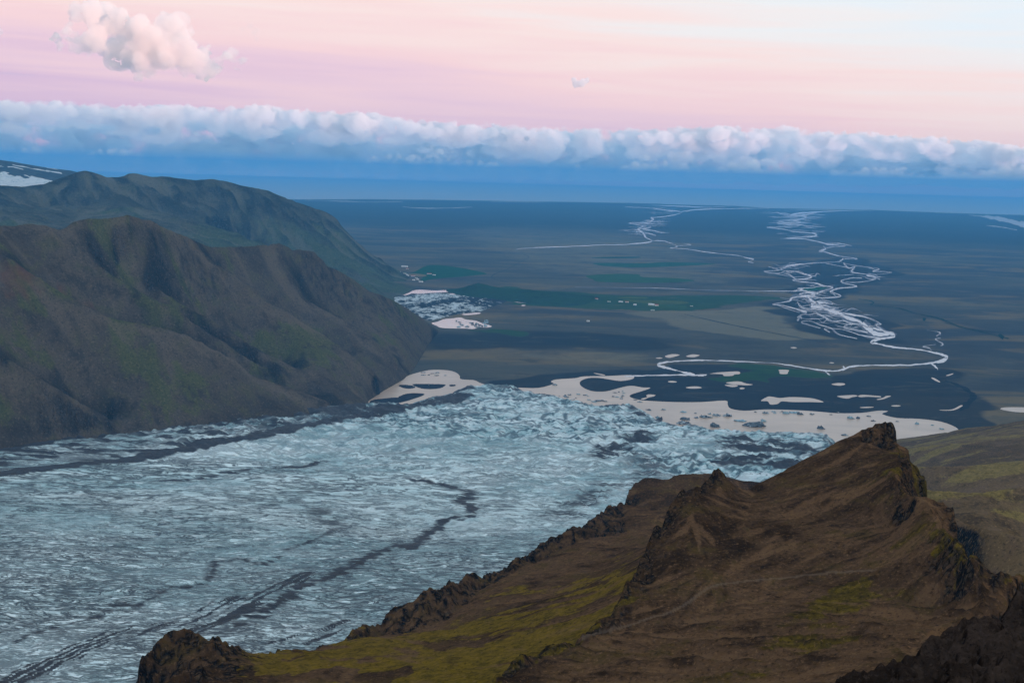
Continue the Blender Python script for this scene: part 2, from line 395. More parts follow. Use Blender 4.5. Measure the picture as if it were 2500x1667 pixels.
def mat_hill(name, cols, rock, moss, sc_=1.0, mossamt=.5, rockk=(.28, .42), bumpd=2.0, streak=None, rockmix=None):
    """scree, moss and bare rock on the steep; streaks run down the fall line through the 'gul' attribute"""
    m, w = newmat(name); pos, nrm = geo(w)
    big = w.noise(pos, 1/(260*sc_), 6, .6, .5); mid = w.noise(pos, 1/(40*sc_), 8, .72, .5); fin = w.noise(pos, 1/(9*sc_), 7, .74, .2)
    col = w.mix(w.smooth(w.math('ADD', w.math('MULTIPLY', big, .6), w.math('MULTIPLY', mid, .4)), .43, .57), cols[0], cols[1])
    col = w.mix(w.math('MULTIPLY', w.smooth(mid, .52, .62), .75), col, cols[2])
    col = w.mix(w.math('MULTIPLY', w.smooth(mid, .46, .38), .6), col, tuple(c*.55 for c in cols[0]))
    ms = w.math('ADD', w.math('MULTIPLY', w.attr('moss'), 1.0), w.math('SUBTRACT', w.math('ADD', w.math('MULTIPLY', mid, .6), w.math('MULTIPLY', big, .5)), .95-mossamt*.5))
    msf = w.smooth(w.math('ADD', ms, w.math('MULTIPLY', w.math('SUBTRACT', fin, .5), .45)), .02, .16)
    mcol = w.mix(w.smooth(fin, .35, .65), moss[0], moss[1])
    col = w.mix(w.math('MULTIPLY', msf, .85), col, mcol)
    st = w.math('ADD', steep(w, nrm), w.math('MULTIPLY', w.math('SUBTRACT', fin, .5), .25))
    rk = w.math('MAXIMUM', w.smooth(st, *rockk), w.attr('rock'))
    rp = w.noise(w.mapping(pos, (1/(9*sc_), 1/(9*sc_), 1/(22*sc_))), 1, 6, .7, .4)
    def vor(sz): return w.n('ShaderNodeTexVoronoi', feature='DISTANCE_TO_EDGE', ins={'Vector': w.mapping(pos, (1/sz, 1/sz, .55/sz)), 'Scale': 1.0, 'Randomness': 1.0}).outputs['Distance']
    vc = w.math('MINIMUM', w.smooth(vor(11*sc_), 0, .16), w.smooth(vor(4.5*sc_), 0, .2))
    rcol = w.mix(w.smooth(rp, .3, .7), rock[0], rock[1])
    rcol = w.mix(vc, tuple(c*.35 for c in rock[0]), rcol)
    col = w.mix(rk, col, rcol)
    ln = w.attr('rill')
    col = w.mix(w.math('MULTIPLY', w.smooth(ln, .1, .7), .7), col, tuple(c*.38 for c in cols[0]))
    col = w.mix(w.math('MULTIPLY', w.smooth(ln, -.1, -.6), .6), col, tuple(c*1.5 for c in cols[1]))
    spk = w.noise(pos, 1/(3.2*sc_), 5, .75, .1)
    col = w.mix(w.math('MULTIPLY', w.smooth(spk, .55, .66), .55), col, tuple(c*2.1 for c in cols[1]))
    col = w.mix(w.math('MULTIPLY', w.smooth(spk, .46, .36), .7), col, tuple(c*.3 for c in cols[0]))
    col = w.mix(w.attr('trail'), col, (.150, .110, .078))
    col = w.mix(w.attr('rust'), col, (.13, .055, .028))
    h = w.math('ADD', w.math('ADD', w.math('MULTIPLY', mid, 1.0), w.math('MULTIPLY', fin, .5)), w.math('ADD', w.math('MULTIPLY', spk, .18), w.math('MULTIPLY', w.math('MULTIPLY', vc, rk), .5)))
    finish(w, col, 1.0, h, 1.0, bumpd*1.6); return m

# ------------------------------------------------------------------ the great sheets: plain, sea
PLAIN = mat_plain()
def rect(name, x0, x1, y0, y1, z, mat, n=40):
    xs = np.linspace(x0, x1, n); ys = np.linspace(y0, y1, n); X, Y = np.meshgrid(xs, ys)
    return mesh_np(name, np.stack([X, Y, np.full_like(X, z)], -1).reshape(-1, 3), grid_faces(n, n), mat, smooth=False)
def plain():
    rect_ = rect('ground', -90000, 90000, -62000, 100000, -2.0, PLAIN); tag(rect_, kind='structure')
    P = Polar(-36, 36, 3300, 42000, .002, .0075); X, Y = P.X, P.Y
    wx = 160*fbm(X/700, Y/700, 4, 3); wy = 160*fbm(X/700+9, Y/700, 4, 4)
    def area(tile, pts, soft):
        q = onz(smooth_line(S(tile, pts), 4, True), 0)[:, :2]; d = seg_dist(X+wx, Y+wy, np.concatenate([q, q[:1]]))
        return sstep(np.where(inside(X+wx, Y+wy, q), d, -d), -soft, soft)
    dark = np.maximum.reduce([.95*sstep(P.R, 13000, 26000),
        area(2, [(-60, 1000), (120, 985), (300, 960), (560, 950), (690, 930), (760, 905), (940, 912), (1080, 918), (1300, 938), (1400, 955), (1560, 942), (1800, 935), (1960, 930), (2050, 980), (2060, 1060), (2150, 1120), (2180, 1190), (2060, 1240), (1800, 1220), (1400, 1200), (900, 1180), (500, 1150), (200, 1100), (0, 1060)], 90),
        .9*area('z4', [(60, 240), (260, 170), (560, 140), (830, 100), (980, 130), (1180, 200), (1300, 255), (1180, 340), (980, 400), (820, 480), (760, 560), (900, 640), (1180, 730), (1340, 850), (1280, 900), (1100, 930), (760, 880), (420, 740), (130, 560), (300, 490), (320, 430), (440, 380), (300, 320)], 120),
        .8*area(2, [(-400, 800), (-100, 760), (300, 780), (700, 800), (900, 830), (700, 860), (200, 850), (-300, 860)], 200), 1.2*area(2, [(-1250, 190), (-400, 182), (100, 178), (620, 186), (560, 210), (300, 214), (-300, 214), (-1250, 230)], 900), 1.2*area(2, [(1560, 218), (2000, 236), (2352, 330), (2700, 400), (2352, 330), (2000, 300), (1700, 270), (1450, 240)], 900)])
    green = np.maximum.reduce([
        .95*area(2, [(-100, 560), (100, 575), (300, 590), (480, 600), (700, 605), (1000, 598), (1180, 605), (1130, 640), (900, 660), (760, 672), (560, 680), (300, 668), (100, 655), (-60, 630)], 160),
        area(2, [(880, 985), (960, 975), (1050, 950), (1010, 925), (1080, 915), (1190, 918), (1290, 934), (1400, 955), (1420, 968), (1330, 978), (1240, 990), (1180, 1008), (1090, 995), (950, 1005)], 50),
        .9*area('z3', [(800, 800), (950, 810), (1200, 790), (1400, 810), (1350, 850), (1120, 855), (950, 830)], 60)])
    pale = np.maximum.reduce([area(2, [(560, 690), (760, 675), (1000, 672), (1180, 665), (1250, 700), (1330, 745), (1440, 790), (1500, 815), (1300, 805), (1000, 790), (760, 745)], 130),
        .5*area(2, [(-300, 300), (200, 280), (520, 300), (900, 420), (1100, 500), (1000, 560), (500, 540), (0, 480)], 600), .5*area(2, [(0, 880), (300, 860), (640, 870), (700, 900), (500, 930), (100, 910)], 120)])
    Z = 0*X
    return P.build('plain', Z, PLAIN, {'dark': dark, 'green': green, 'pale': pale})
tag(plain(), kind='structure')
SEA = mat_water('sea_water', (.20, .32, .42), .5, .2)
LAKE = mat_water('silty_water', (.43, .315, .22), .28, .3)
RIVER = mat_water('river_water', (.42, .41, .43), .18)
POND = mat_water('pond_water', (.46, .38, .34), .06)
def sea():
    uv = S(2, [(-1250, 165), (-700, 163), (-350, 166), (0, 172), (300, 176), (660, 183), (780, 188), (1000, 192), (1180, 204), (1650, 212), (2000, 226), (2352, 236), (2900, 252)])
    p = onz(uv, 0)[:, :2]; p = np.concatenate([[[-89900, p[0][1]]], p, [[89900, p[-1][1]], [89900, 99900], [-89900, 99900]]])
    return poly_sheet('sea', p, 0.8, SEA)
tag(sea(), kind='structure')

# ------------------------------------------------------------------ glacier
def gz(x, y): return 22+.058*np.clip(4650-y, 0, 4000)
def ong(uv):
    z = 60.0*np.ones(len(uv))
    for i in range(14):
        d = rays(uv); t = (z-HC)/d[:, 2]; p = d*t[:, None]+CP; z = .5*z+.5*gz(p[:, 0], p[:, 1])
    return p
FRONT = np.concatenate([
    onz(S(3, [(1400, 320), (1560, 296), (1650, 290), (1760, 275), (1830, 262), (1900, 240), (1990, 228), (2060, 214), (2080, 196), (2200, 190), (2300, 186)]), 3),
    onz(S(2, [(40, 1034), (90, 1052), (120, 1062), (190, 1080), (230, 1088), (290, 1104), (340, 1126), (400, 1122), (480, 1116), (560, 1120), (620, 1132), (640, 1156), (690, 1192), (697, 1216), (760, 1238), (840, 1236), (890, 1246), (940, 1266), (1040, 1280), (1150, 1294), (1300, 1309), (1420, 1322), (1520, 1345), (1560, 1400), (1560, 1500)]), 3)])[:, :2]
MARGIN_UV = S(3, [(-300, 505), (0, 468), (200, 440), (400, 402), (600, 382), (800, 372), (1000, 358), (1200, 330), (1330, 312), (1450, 295), (1560, 285), (1650, 275)])
MARGIN = ong(MARGIN_UV)
def glacier():
    g = Polar(-29, 22, 1150, 5500, .00115, .0026)
    X, Y = g.X, g.Y
    poly = np.concatenate([[[-3500, 3300]], MARGIN[::1, :2]*1.06, FRONT, [[900, 2900], [900, 1500], [600, 600], [-700, 500], [-3500, 1400]]])
    poly[0] = MARGIN[0, :2]*1.1
    wob = 26*fbm(X/120, Y/120, 4, 5)
    ins = inside(X+wob, Y+wob*.6, poly)
    d = seg_dist(X, Y, FRONT); d = np.where(ins, d, 0)
    dm = seg_dist(X, Y, MARGIN[:, :2])
    base = gz(X, Y)+14*fbm(X/700, Y/500, 3, 11)
    # chaos: heavily crevassed towards the front
    chaos = sstep(d, 1500, 350)*.9+.1*sstep(Y, 2000, 3000)
    chaos = np.clip(chaos+.35*fbm(X/400, Y/300, 3, 21), 0, 1)
    ca, sa = math.cos(.1), math.sin(.1)
    U = X*ca+Y*sa; V = -X*sa+Y*ca
    V2 = V+9*fbm(U/130, V/90, 3, 31)
    dn = sstep(Y, 1900, 3300)
    lines = dn*(1.4*(1-np.abs(noise2(U/300, V2/44, 41))*2.2)+.8*(1-np.abs(noise2(U/170, V2/22, 43))*2.2))+(1-dn)*(.7*(1-np.abs(noise2(U/200, V2/28, 47))*2.2)+.5*(1-np.abs(noise2(U/110, V2/15, 49))*2.2))+.5*fbm(U/70, V/30, 3, 45)
    # arcs of crevasses round the snout
    cx, cy_ = 250.0, 2500.0
    rad = np.hypot(X-cx, (Y-cy_)*.9); ang = np.arctan2(X-cx, Y-cy_)
    rr = rad+30*fbm(X/160, Y/160, 3, 51)
    arcs = ridged(rr/95, ang*8, 4, 61, .55)
    isoR = ridged(X/80, Y/70, 4, 71, .55)
    amp = sstep(d, 0, 60)
    Z = base+amp*((1-chaos)*2.6*lines+chaos*(17.0*(.5*arcs+.5*isoR)-10))
    zf = np.sqrt(np.clip(d/75, 0, 1)); Z = -8+(Z+8)*np.where(ins, zf, 0)
    crev = np.clip((chaos*sstep(.5*arcs+.5*isoR, 1.0, .55)), 0, 1)
    # debris
    deb = np.zeros_like(X)
    def band(tile, pts, wpx, k, soft=1.0, jag=.6, streak=False):
        p = ong(S(tile, pts)); s = OFF[tile][2]
        r = np.hypot(p[:, 0], p[:, 1]).mean(); wm = wpx/s/F*r*2.7
        mg = wm*3; sel = (X > p[:, 0].min()-mg) & (X < p[:, 0].max()+mg) & (Y > p[:, 1].min()-mg) & (Y < p[:, 1].max()+mg)
        xs, ys = X[sel], Y[sel]; o = np.zeros_like(X)
        dd = seg_dist(xs, ys, p)+wm*jag*fbm(xs/(wm*1.2+20), ys/(wm*.5+6), 4, 81)
        o[sel] = k*np.exp(-(np.maximum(dd, 0)/(wm*.75))**2)*1.05
        if streak:
            d_ = p[-1, :2]-p[0, :2]; d_ /= np.linalg.norm(d_); sn = noise2((xs*d_[0]+ys*d_[1])/190, (-xs*d_[1]+ys*d_[0])/(wm*.34), 83)+.5*noise2((xs*d_[0]+ys*d_[1])/90, (-xs*d_[1]+ys*d_[0])/(wm*.16), 85)
            o[sel] *= .25+1.25*sstep(sn, -.22, .12)
        return o
    B = [band(3, [(-200, 630), (0, 594), (200, 567), (450, 525), (700, 487), (950, 450), (1200, 415), (1400, 375), (1550, 340), (1750, 300), (1950, 255)], 30, 1.5, .5, .35),
         band(3, [(-100, 640), (0, 622)], 16, .8),
         band(3, [(1560, 300), (1750, 290), (1950, 250), (2080, 225)], 46, 1.0),
         band(3, [(700, 622), (860, 606), (1000, 585), (1150, 560), (1400, 525), (1500, 505)], 22, .75),
         band(3, [(1400, 540), (1750, 500), (1900, 470)], 16, .5),
         band(3, [(-60, 1590), (60, 1530), (300, 1420), (540, 1310), (600, 1290)], 24, 1.04, 1.0, .25, True), band(3, [(100, 1560), (250, 1480), (450, 1390), (620, 1320), (760, 1260)], 24, 1.04, 1.0, .25, True),
         band(3, [(850, 1270), (960, 1200), (1080, 1155)], 26, 1.10, 1.0, .25, True), band(3, [(900, 1310), (1100, 1210), (1250, 1130), (1330, 1080), (1410, 1040)], 30, 1.04, 1.0, .25, True),
         band(3, [(1050, 1310), (1250, 1190), (1400, 1090), (1560, 1030), (1650, 985), (1700, 940), (1820, 885), (1880, 900), (1960, 850), (2050, 790), (2150, 775), (2175, 735), (2110, 700), (2170, 668), (2050, 640), (1880, 615)], 24, .8),
         band(3, [(0, 1310), (100, 1265), (140, 1245)], 24, .6), band(3, [(60, 1370), (160, 1310), (250, 1270), (400, 1235), (480, 1205), (540, 1170), (620, 1185), (700, 1150), (790, 1100), (860, 1105), (950, 1075), (975, 1040), (985, 970), (1060, 965), (1110, 955), (1200, 995), (1260, 950), (1330, 905), (1420, 880), (1500, 850), (1560, 825)], 17, .65),
         band(3, [(1560, 825), (1480, 790), (1440, 755)], 34, .6), band(3, [(1400, 850), (1330, 835)], 40, .5), band(3, [(950, 1000), (955, 1090)], 9, .6),
         band(3, [(1520, 720), (1400, 740)], 26, .4), band(3, [(1330, 650), (1300, 690)], 26, .35),
         band(3, [(1250, 1370), (1450, 1300), (1600, 1250)], 20, 0.66, 1.0, .25, True), band(3, [(1400, 1360), (1560, 1290)], 18, 0.66, 1.0, .25, True),
         band('z5', [(80, 1500), (250, 1350), (450, 1220), (650, 1150), (850, 1080), (1000, 1010), (900, 930), (760, 900)], 120, .62, 1.0),
         band('z5', [(450, 930), (560, 850), (800, 790), (950, 760)], 90, .75), band('z5', [(500, 1080), (650, 1020), (760, 960)], 60, .5),
         band('z5', [(350, 520), (520, 480), (700, 460), (850, 490)], 110, .5), band('z5', [(0, 560), (300, 620), (700, 640)], 80, .45),
         band(2, [(1000, 1300), (1200, 1320), (1420, 1345), (1600, 1370)], 80, .85), band(2, [(1050, 1370), (1400, 1390)], 70, .95),
         band(3, [(1700, 360), (1850, 350), (2000, 330), (2200, 300)], 60, .5), band(3, [(1900, 260), (2100, 245), (2352, 230)], 50, .5)]
    for b in B: deb = np.maximum(deb, b)
    # between the medial moraine and the mountain the ice is grey
    MED = ong(S(3, [(-200, 630), (0, 594), (450, 525), (950, 450), (1400, 375), (1750, 300)]))
    left = inside(X, Y, np.concatenate([MED[:, :2], MARGIN[::-1, :2]*1.02]))
    deb = np.maximum(deb, np.where(left, .58+.35*fbm(X/160, Y/50, 3, 91), 0))
    deb = np.maximum(deb, .95*sstep(d, 240, 20)*(.65+.7*fbm(X/90, Y/70, 3, 95)))
    deb = np.maximum(deb, sstep(dm+18*fbm(X/70, Y/50, 3, 97), 55, 8)*1.2)
    deb = np.clip(deb*1.22, 0, 1.5)
    mar = sstep(dm+14*fbm(X/60, Y/40, 3, 99), 40, 5)
    global GLAC
    o = g.build('glacier', Z, mat_glacier(), {'debris': deb, 'chaos': chaos, 'crev': crev, 'margin': mar}, keep=ins & (Z > -7.5))
    return o
tag(glacier(), 'broad crevassed glacier tongue with dark debris streaks ending in the lagoon', kind='structure')

# ------------------------------------------------------------------ lagoon, rivers and ponds on the plain
def sheet_px(name, tile, pts, z, mat, n=5):
    uv = smooth_line(S(tile, pts), n, True)
    return poly_sheet(name, onz(uv, 0)[:, :2], z, mat)
lag_uv = np.concatenate([
    S(3, [(1640, 278), (1668, 256), (1700, 236), (1697, 215), (1722, 195), (1780, 172), (1830, 150), (1880, 125), (1940, 108), (1990, 100), (2060, 103), (2095, 113), (2112, 128), (2115, 142), (2150, 146), (2180, 148), (2205, 160), (2230, 167), (2290, 176), (2340, 182)]),
    S(2, [(40, 1029), (120, 1030), (190, 1012), (178, 1001), (205, 991), (290, 985), (330, 977), (440, 975), (548, 971), (556, 988), (500, 998), (440, 990), (400, 984), (350, 985), (314, 1000), (318, 1022), (365, 1044), (430, 1046), (490, 1031), (545, 1020), (600, 1028), (636, 1030), (590, 1047), (548, 1060), (543, 1072), (585, 1085), (640, 1090), (750, 1095), (870, 1095), (980, 1088), (990, 1105), (1005, 1125), (1070, 1135), (1160, 1129), (1300, 1132), (1420, 1140), (1490, 1146), (1600, 1145), (1680, 1135), (1728, 1137), (1700, 1150), (1770, 1168), (1870, 1172), (1970, 1185), (2037, 1210), (2060, 1235), (2100, 1290), (1900, 1420), (1500, 1420), (1000, 1400), (600, 1330), (200, 1200), (0, 1120)]),
    S(3, [(2200, 300), (1900, 330), (1640, 310)])])
def dens(uv, n=6):
    return smooth_line(uv, n, True)
tag(poly_sheet('lagoon', onz(dens(lag_uv, 3), 0)[:, :2], 1.2, LAKE), 'pale silty glacier lagoon with floating ice', kind='structure')

def ribbon(tile, pts, wpx, n=6, jit=.25, seed=0):
    """water ribbon traced along a centreline; a third value in a point is its width in photo pixels of that tile"""
    s = OFF[tile][2]
    uvw = np.array([(p[0], p[1], p[2] if len(p) > 2 else wpx) for p in pts], float)
    q = smooth_line(uvw, n); uv = S(tile, q[:, :2]); wd = np.maximum(q[:, 2], 1.0)/s
    rg = np.random.default_rng(seed+int(abs(q[0, 0]*13+q[0, 1]*7)))
    kk = np.linspace(0, len(wd)/7.0, len(wd)); wd = wd*np.clip(.78+.75*noise2(kk, kk*0+seed*3.1, 5)+jit*rg.uniform(-1, 1, len(wd)), .25, 1.6)
    uv = uv+rg.normal(0, .25, uv.shape)*min(1.5, wd.mean()*.35)
    d = np.gradient(uv, axis=0); d /= np.maximum(np.linalg.norm(d, axis=1), 1e-6)[:, None]
    nrm = np.stack([-d[:, 1], d[:, 0]], 1)
    # seen aslant: a channel lying across the view looks thinner than one running away
    wd = wd*(.62+.38*np.abs(nrm[:, 0]))
    a = onz(uv+nrm*wd[:, None]/2, 0); b = onz(uv-nrm*wd[:, None]/2, 0)
    co = np.empty((2*len(uv), 3)); co[0::2] = a; co[1::2] = b
    i = np.arange(len(uv)-1)*2
    f = np.stack([i, i+1, i+3, i+2], 1)
    return co, f
def ribbons(name, items, z, mat):
    C, Fs, k = [], [], 0
    for j, it in enumerate(items):
        co, f = ribbon(*it, seed=j); co[:, 2] = z+j*.012
        C.append(co); Fs.append(f+k); k += len(co)
    co = np.concatenate(C); f = np.concatenate(Fs)
    a = co[f[:, 1]]-co[f[:, 0]]; b = co[f[:, 3]]-co[f[:, 0]]; neg = (a[:, 0]*b[:, 1]-a[:, 1]*b[:, 0]) < 0
    f[neg] = f[neg][:, ::-1]
    return mesh_np(name, co, f, mat, smooth=False)
main_river = [
    (2, [(520, 976, 14), (640, 973, 9), (760, 970, 11), (830, 972, 15), (880, 972, 13), (893, 970, 6)], 12),
    (2, [(840, 970, 14), (800, 962, 13), (750, 948, 14), (700, 936, 18), (672, 926, 14), (690, 915, 12), (760, 907, 11), (860, 903, 13), (940, 904, 9), (1080, 910, 7), (1200, 916, 7), (1300, 930, 8), (1400, 946, 9), (1470, 953, 11), (1520, 946, 14), (1560, 932, 11), (1650, 926, 9), (1800, 926, 9), (1900, 919, 11), (1965, 909, 15), (1998, 893, 18), (1980, 879, 15), (1930, 866, 12), (1850, 852, 11), (1750, 842, 11), (1690, 830, 16), (1655, 819, 18), (1690, 806, 18), (1745, 797, 19), (1752, 786, 16), (1715, 773, 16)], 12),
    (2, [(1440, 955, 10), (1452, 966, 6), (1462, 972, 3)], 8), (2, [(1925, 918, 10), (1945, 932, 9), (1957, 945, 4)], 8), (2, [(1520, 930, 5), (1530, 940, 8), (1540, 940, 8)], 8),
    ('z4', [(2850-1850, 740, 60), (1120, 840, 60), (1250, 850, 45)], 40)]
BR = [[(1180, 890, 30), (1000, 860, 12), (900, 830, 10), (800, 800, 8), (640, 795, 10), (690, 830, 10)],
      [(1100, 820, 40), (1020, 780, 30), (980, 730, 30), (860, 690, 40), (700, 620, 55), (560, 590, 60), (520, 540, 50), (490, 510, 30)],
      [(1240, 840, 24), (1130, 760, 20), (1180, 750, 10), (1050, 690, 16), (900, 660, 22), (780, 640, 16)],
      [(900, 760, 18), (830, 720, 18), (700, 720, 18), (640, 690, 14), (560, 650, 14), (500, 660, 10), (420, 660, 10), (380, 720, 12)],
      [(1050, 830, 20), (900, 800, 20), (820, 780, 14), (900, 750, 12), (1000, 760, 16), (1100, 800, 18)],
      [(950, 890, 14), (780, 850, 8), (700, 790, 14), (600, 760, 10), (500, 720, 10), (420, 735, 8), (600, 790, 8)],
      [(470, 640, 20), (350, 600, 16), (230, 570, 14), (140, 560, 10), (300, 530, 14), (330, 500, 34), (470, 480, 26), (510, 490, 18), (620, 500, 18), (790, 487, 12), (740, 455, 16), (700, 440, 22), (770, 410, 20), (950, 390, 12), (830, 360, 18), (800, 335, 12), (900, 310, 10), (1000, 310, 8)],
      [(560, 460, 30), (480, 450, 24), (400, 465, 14), (480, 480, 14), (640, 430, 20), (720, 400, 16), (620, 385, 18), (560, 360, 18), (420, 345, 14), (335, 330, 16), (440, 320, 16), (515, 300, 18), (430, 265, 16), (300, 240, 12), (180, 265, 14), (60, 245, 8), (200, 235, 16), (270, 200, 24), (400, 180, 20), (560, 165, 10), (760, 155, 10), (800, 140, 22), (820, 120, 16)],
      [(620, 385, 12), (500, 405, 12), (380, 410, 14), (430, 420, 20), (350, 435, 14), (200, 435, 12), (0, 437, 8)],
      [(0, 437, 8), (-200, 432, 6), (-420, 428, 6), (-640, 420, 5), (-800, 412, 4), (-1000, 405, 4), (-1250, 404, 4), (-1500, 400, 3), (-1750, 396, 3)],
      [(820, 165, 10), (870, 215, 12), (930, 200, 10), (900, 250, 16), (1000, 270, 14), (1120, 275, 8), (1280, 258, 10), (1220, 248, 6), (1100, 245, 10), (1160, 220, 12), (960, 195, 10), (830, 170, 8)],
      [(1040, 285, 18), (1120, 300, 26), (1090, 330, 18), (960, 350, 10), (840, 350, 12)], [(1120, 300, 18), (1170, 325, 8)],
      [(830, 125, 14), (950, 130, 12), (910, 118, 8), (780, 100, 12), (640, 60, 18), (590, 55, 16), (640, 30, 18), (720, 10, 10), (840, 5, 10), (700, -10, 10)],
      [(300, 170, 12), (330, 165, 6), (500, 200, 6)], [(100, 200, 8), (190, 225, 10)], [(160, 265, 8), (330, 298, 5), (500, 295, 5)], [(440, 270, 8), (560, 295, 5)],
      [(650, 170, 6), (860, 210, 8)], [(350, 425, 12), (480, 440, 30), (540, 470, 34), (480, 500, 22)], [(500, 520, 22), (570, 560, 30), (640, 600, 40), (760, 660, 26)],
      [(380, 540, 10), (420, 590, 14), (560, 610, 22)], [(180, 565, 6), (270, 600, 6), (400, 640, 6)], [(1310, 860, 20), (1290, 830, 14), (1220, 820, 18), (1100, 790, 22)],
      [(1660, 1000, 14), (1640, 980, 14), (1580, 965, 10), (1700, 945, 8)], [(1750, 960, 8), (1770, 940, 12), (1700, 895, 12), (1750, 885, 8)], [(1710, 865, 12), (1745, 840, 16), (1720, 825, 8), (1620, 810, 5)],
      [(720, 560, 18), (640, 545, 26), (560, 555, 30), (700, 590, 18)], [(560, 640, 14), (640, 680, 14), (700, 730, 14)], [(380, 690, 14), (400, 670, 10), (420, 700, 8)]]
main_river += [('z4', [(p[0], p[1], p[2]*(.7 if p[2] < 20 else 1.0)) for p in b], 10) for b in BR]
rg = np.random.default_rng(3)
# small side threads between the traced channels
for i in range(70):
    c = np.array([[620, 580], [760, 660], [880, 720], [1000, 790], [500, 540], [700, 700], [900, 800], [560, 480], [480, 300], [1050, 270], [250, 220], [430, 600]])[rg.integers(0, 12)]+rg.normal(0, 1, 2)*(90, 35)
    l = rg.uniform(40, 150); a = rg.uniform(-.2, .6)
    main_river.append(('z4', [(c[0]-l, c[1]-l*a*.5, 1), (c[0]-l*.3, c[1]-l*a*.1+rg.normal()*9, rg.uniform(2, 7)), (c[0]+l*.3, c[1]+l*a*.2+rg.normal()*9, rg.uniform(2, 7)), (c[0]+l, c[1]+l*a*.5, 1)], 8))
# upper course, towards the sea
UP = [[(1500, 372, 8), (1450, 371, 9), (1420, 362, 6), (1330, 345, 5), (1230, 344, 4), (1380, 335, 5), (1390, 322, 5), (1300, 312, 4), (1240, 300, 4), (1170, 292, 3), (1260, 290, 4), (1320, 284, 3), (1220, 274, 4), (1260, 262, 5), (1330, 255, 6), (1350, 243, 7), (1280, 236, 5), (1340, 226, 7), (1480, 218, 5), (1660, 213, 3)],
      [(1560, 378, 3), (1500, 366, 4), (1440, 366, 5), (1380, 352, 4)], [(1230, 230, 6), (1330, 236, 7), (1400, 226, 5)], [(1240, 272, 4), (1300, 276, 4), (1360, 288, 3)], [(1420, 402, 6), (1440, 392, 6), (1430, 378, 5)]]
for b in UP: main_river.append((2, b, 4))
for i in range(60):
    t = rg.uniform(0, 1); cx = 1290+90*rg.normal()*.6+40*t; cyy = 225+t*110; l = rg.uniform(15, 55)
    main_river.append((2, [(cx-l, cyy+rg.normal(), .6), (cx, cyy+rg.normal()*1.5, rg.uniform(1.5, 3.4)), (cx+l, cyy+3+rg.normal(), .6)], 2))
WET = mat_flat('wet_gravel', (.125, .130, .150), .35, (1/60, 1/60, 1))
tag(ribbons('gravel_bars', [(t_, [(p[0], p[1], (p[2] if len(p) > 2 else w_)*1.9+(6 if t_ == 'z4' else 1.5)) for p in q_], w_) for (t_, q_, w_) in main_river[5:]], .5, WET), kind='stuff')
tag(ribbons('river', main_river, 1.3, RIVER), 'braided silver river winding from the lagoon to the sea', kind='structure')
east = [(2, [(20, 393, 2), (90, 386, 4), (250, 381, 5), (400, 373, 6), (500, 372, 5), (560, 368, 6), (640, 358, 8), (615, 338, 8), (600, 315, 8), (580, 300, 6), (600, 285, 5), (540, 275, 4), (565, 270, 5), (620, 270, 4), (650, 256, 6), (640, 248, 6), (720, 240, 7), (780, 222, 7), (700, 212, 6), (640, 204, 5), (520, 198, 3)], 5),
        (2, [(640, 352, 4), (700, 356, 4), (760, 380, 5), (725, 388, 3), (800, 392, 3), (880, 404, 4), (960, 414, 4), (1040, 422, 4), (1075, 432, 6), (1110, 440, 4), (1085, 450, 4), (1110, 455, 3)], 4),
        (2, [(760, 378, 3), (820, 372, 3), (790, 366, 3)], 3), (2, [(690, 318, 4), (650, 308, 4), (600, 300, 5), (640, 292, 3)], 3), (2, [(660, 330, 3), (620, 318, 5), (570, 312, 4)], 3),
        (2, [(780, 220, 8), (860, 210, 7), (1000, 206, 5), (1180, 205, 3)], 5), (2, [(640, 190, 4), (760, 195, 5), (900, 200, 5), (1000, 194, 2)], 5)]
for i in range(46):
    t = rg.uniform(0, 1); cx = 690-90*t+rg.normal()*38; cyy = 200+t*130; l = rg.uniform(12, 50)
    east.append((2, [(cx-l, cyy+rg.normal(), .6), (cx, cyy+rg.normal()*1.5, rg.uniform(1.4, 3.2)), (cx+l, cyy+3+rg.normal(), .6)], 2))
tag(ribbons('river', east, 1.3, RIVER), 'far thin braided river reaching the coast left of the main one', kind='structure')
# bright flats along the coast
COAST = mat_flat('wet_sand', (.42, .44, .47), .2, (1/900, 1/300, 1))
flats = [(1, [(1180, 222, 1.5), (1500, 226, 3), (1800, 228, 4), (2100, 233, 3), (2352, 238, 2)], 3), (1, [(1330, 242, 2), (1550, 248, 4), (1750, 250, 3), (1950, 256, 3), (2150, 258, 4), (2352, 262, 3), (2450, 264, 3)], 3),
         (1, [(1400, 262, 2), (1560, 266, 5), (1700, 270, 4), (1850, 268, 2)], 3), (1, [(1850, 292, 2), (1930, 298, 5), (2050, 298, 5), (2170, 293, 2)], 4), (1, [(1360, 252, 2), (1480, 255, 3), (1600, 258, 2)], 3),
         (2, [(-100, 174, 2), (60, 176, 3), (150, 177, 1)], 3), (2, [(2100, 236, 4), (2200, 246, 16), (2280, 262, 26), (2352, 280, 40), (2420, 290, 50)], 12), (2, [(2180, 284, 3), (2240, 290, 8), (2320, 304, 6)], 5),
         (2, [(1250, 214, 2), (1400, 212, 4), (1650, 214, 2)], 3)]
tag(ribbons('coastal_flats', flats, 1.0, COAST), kind='structure')

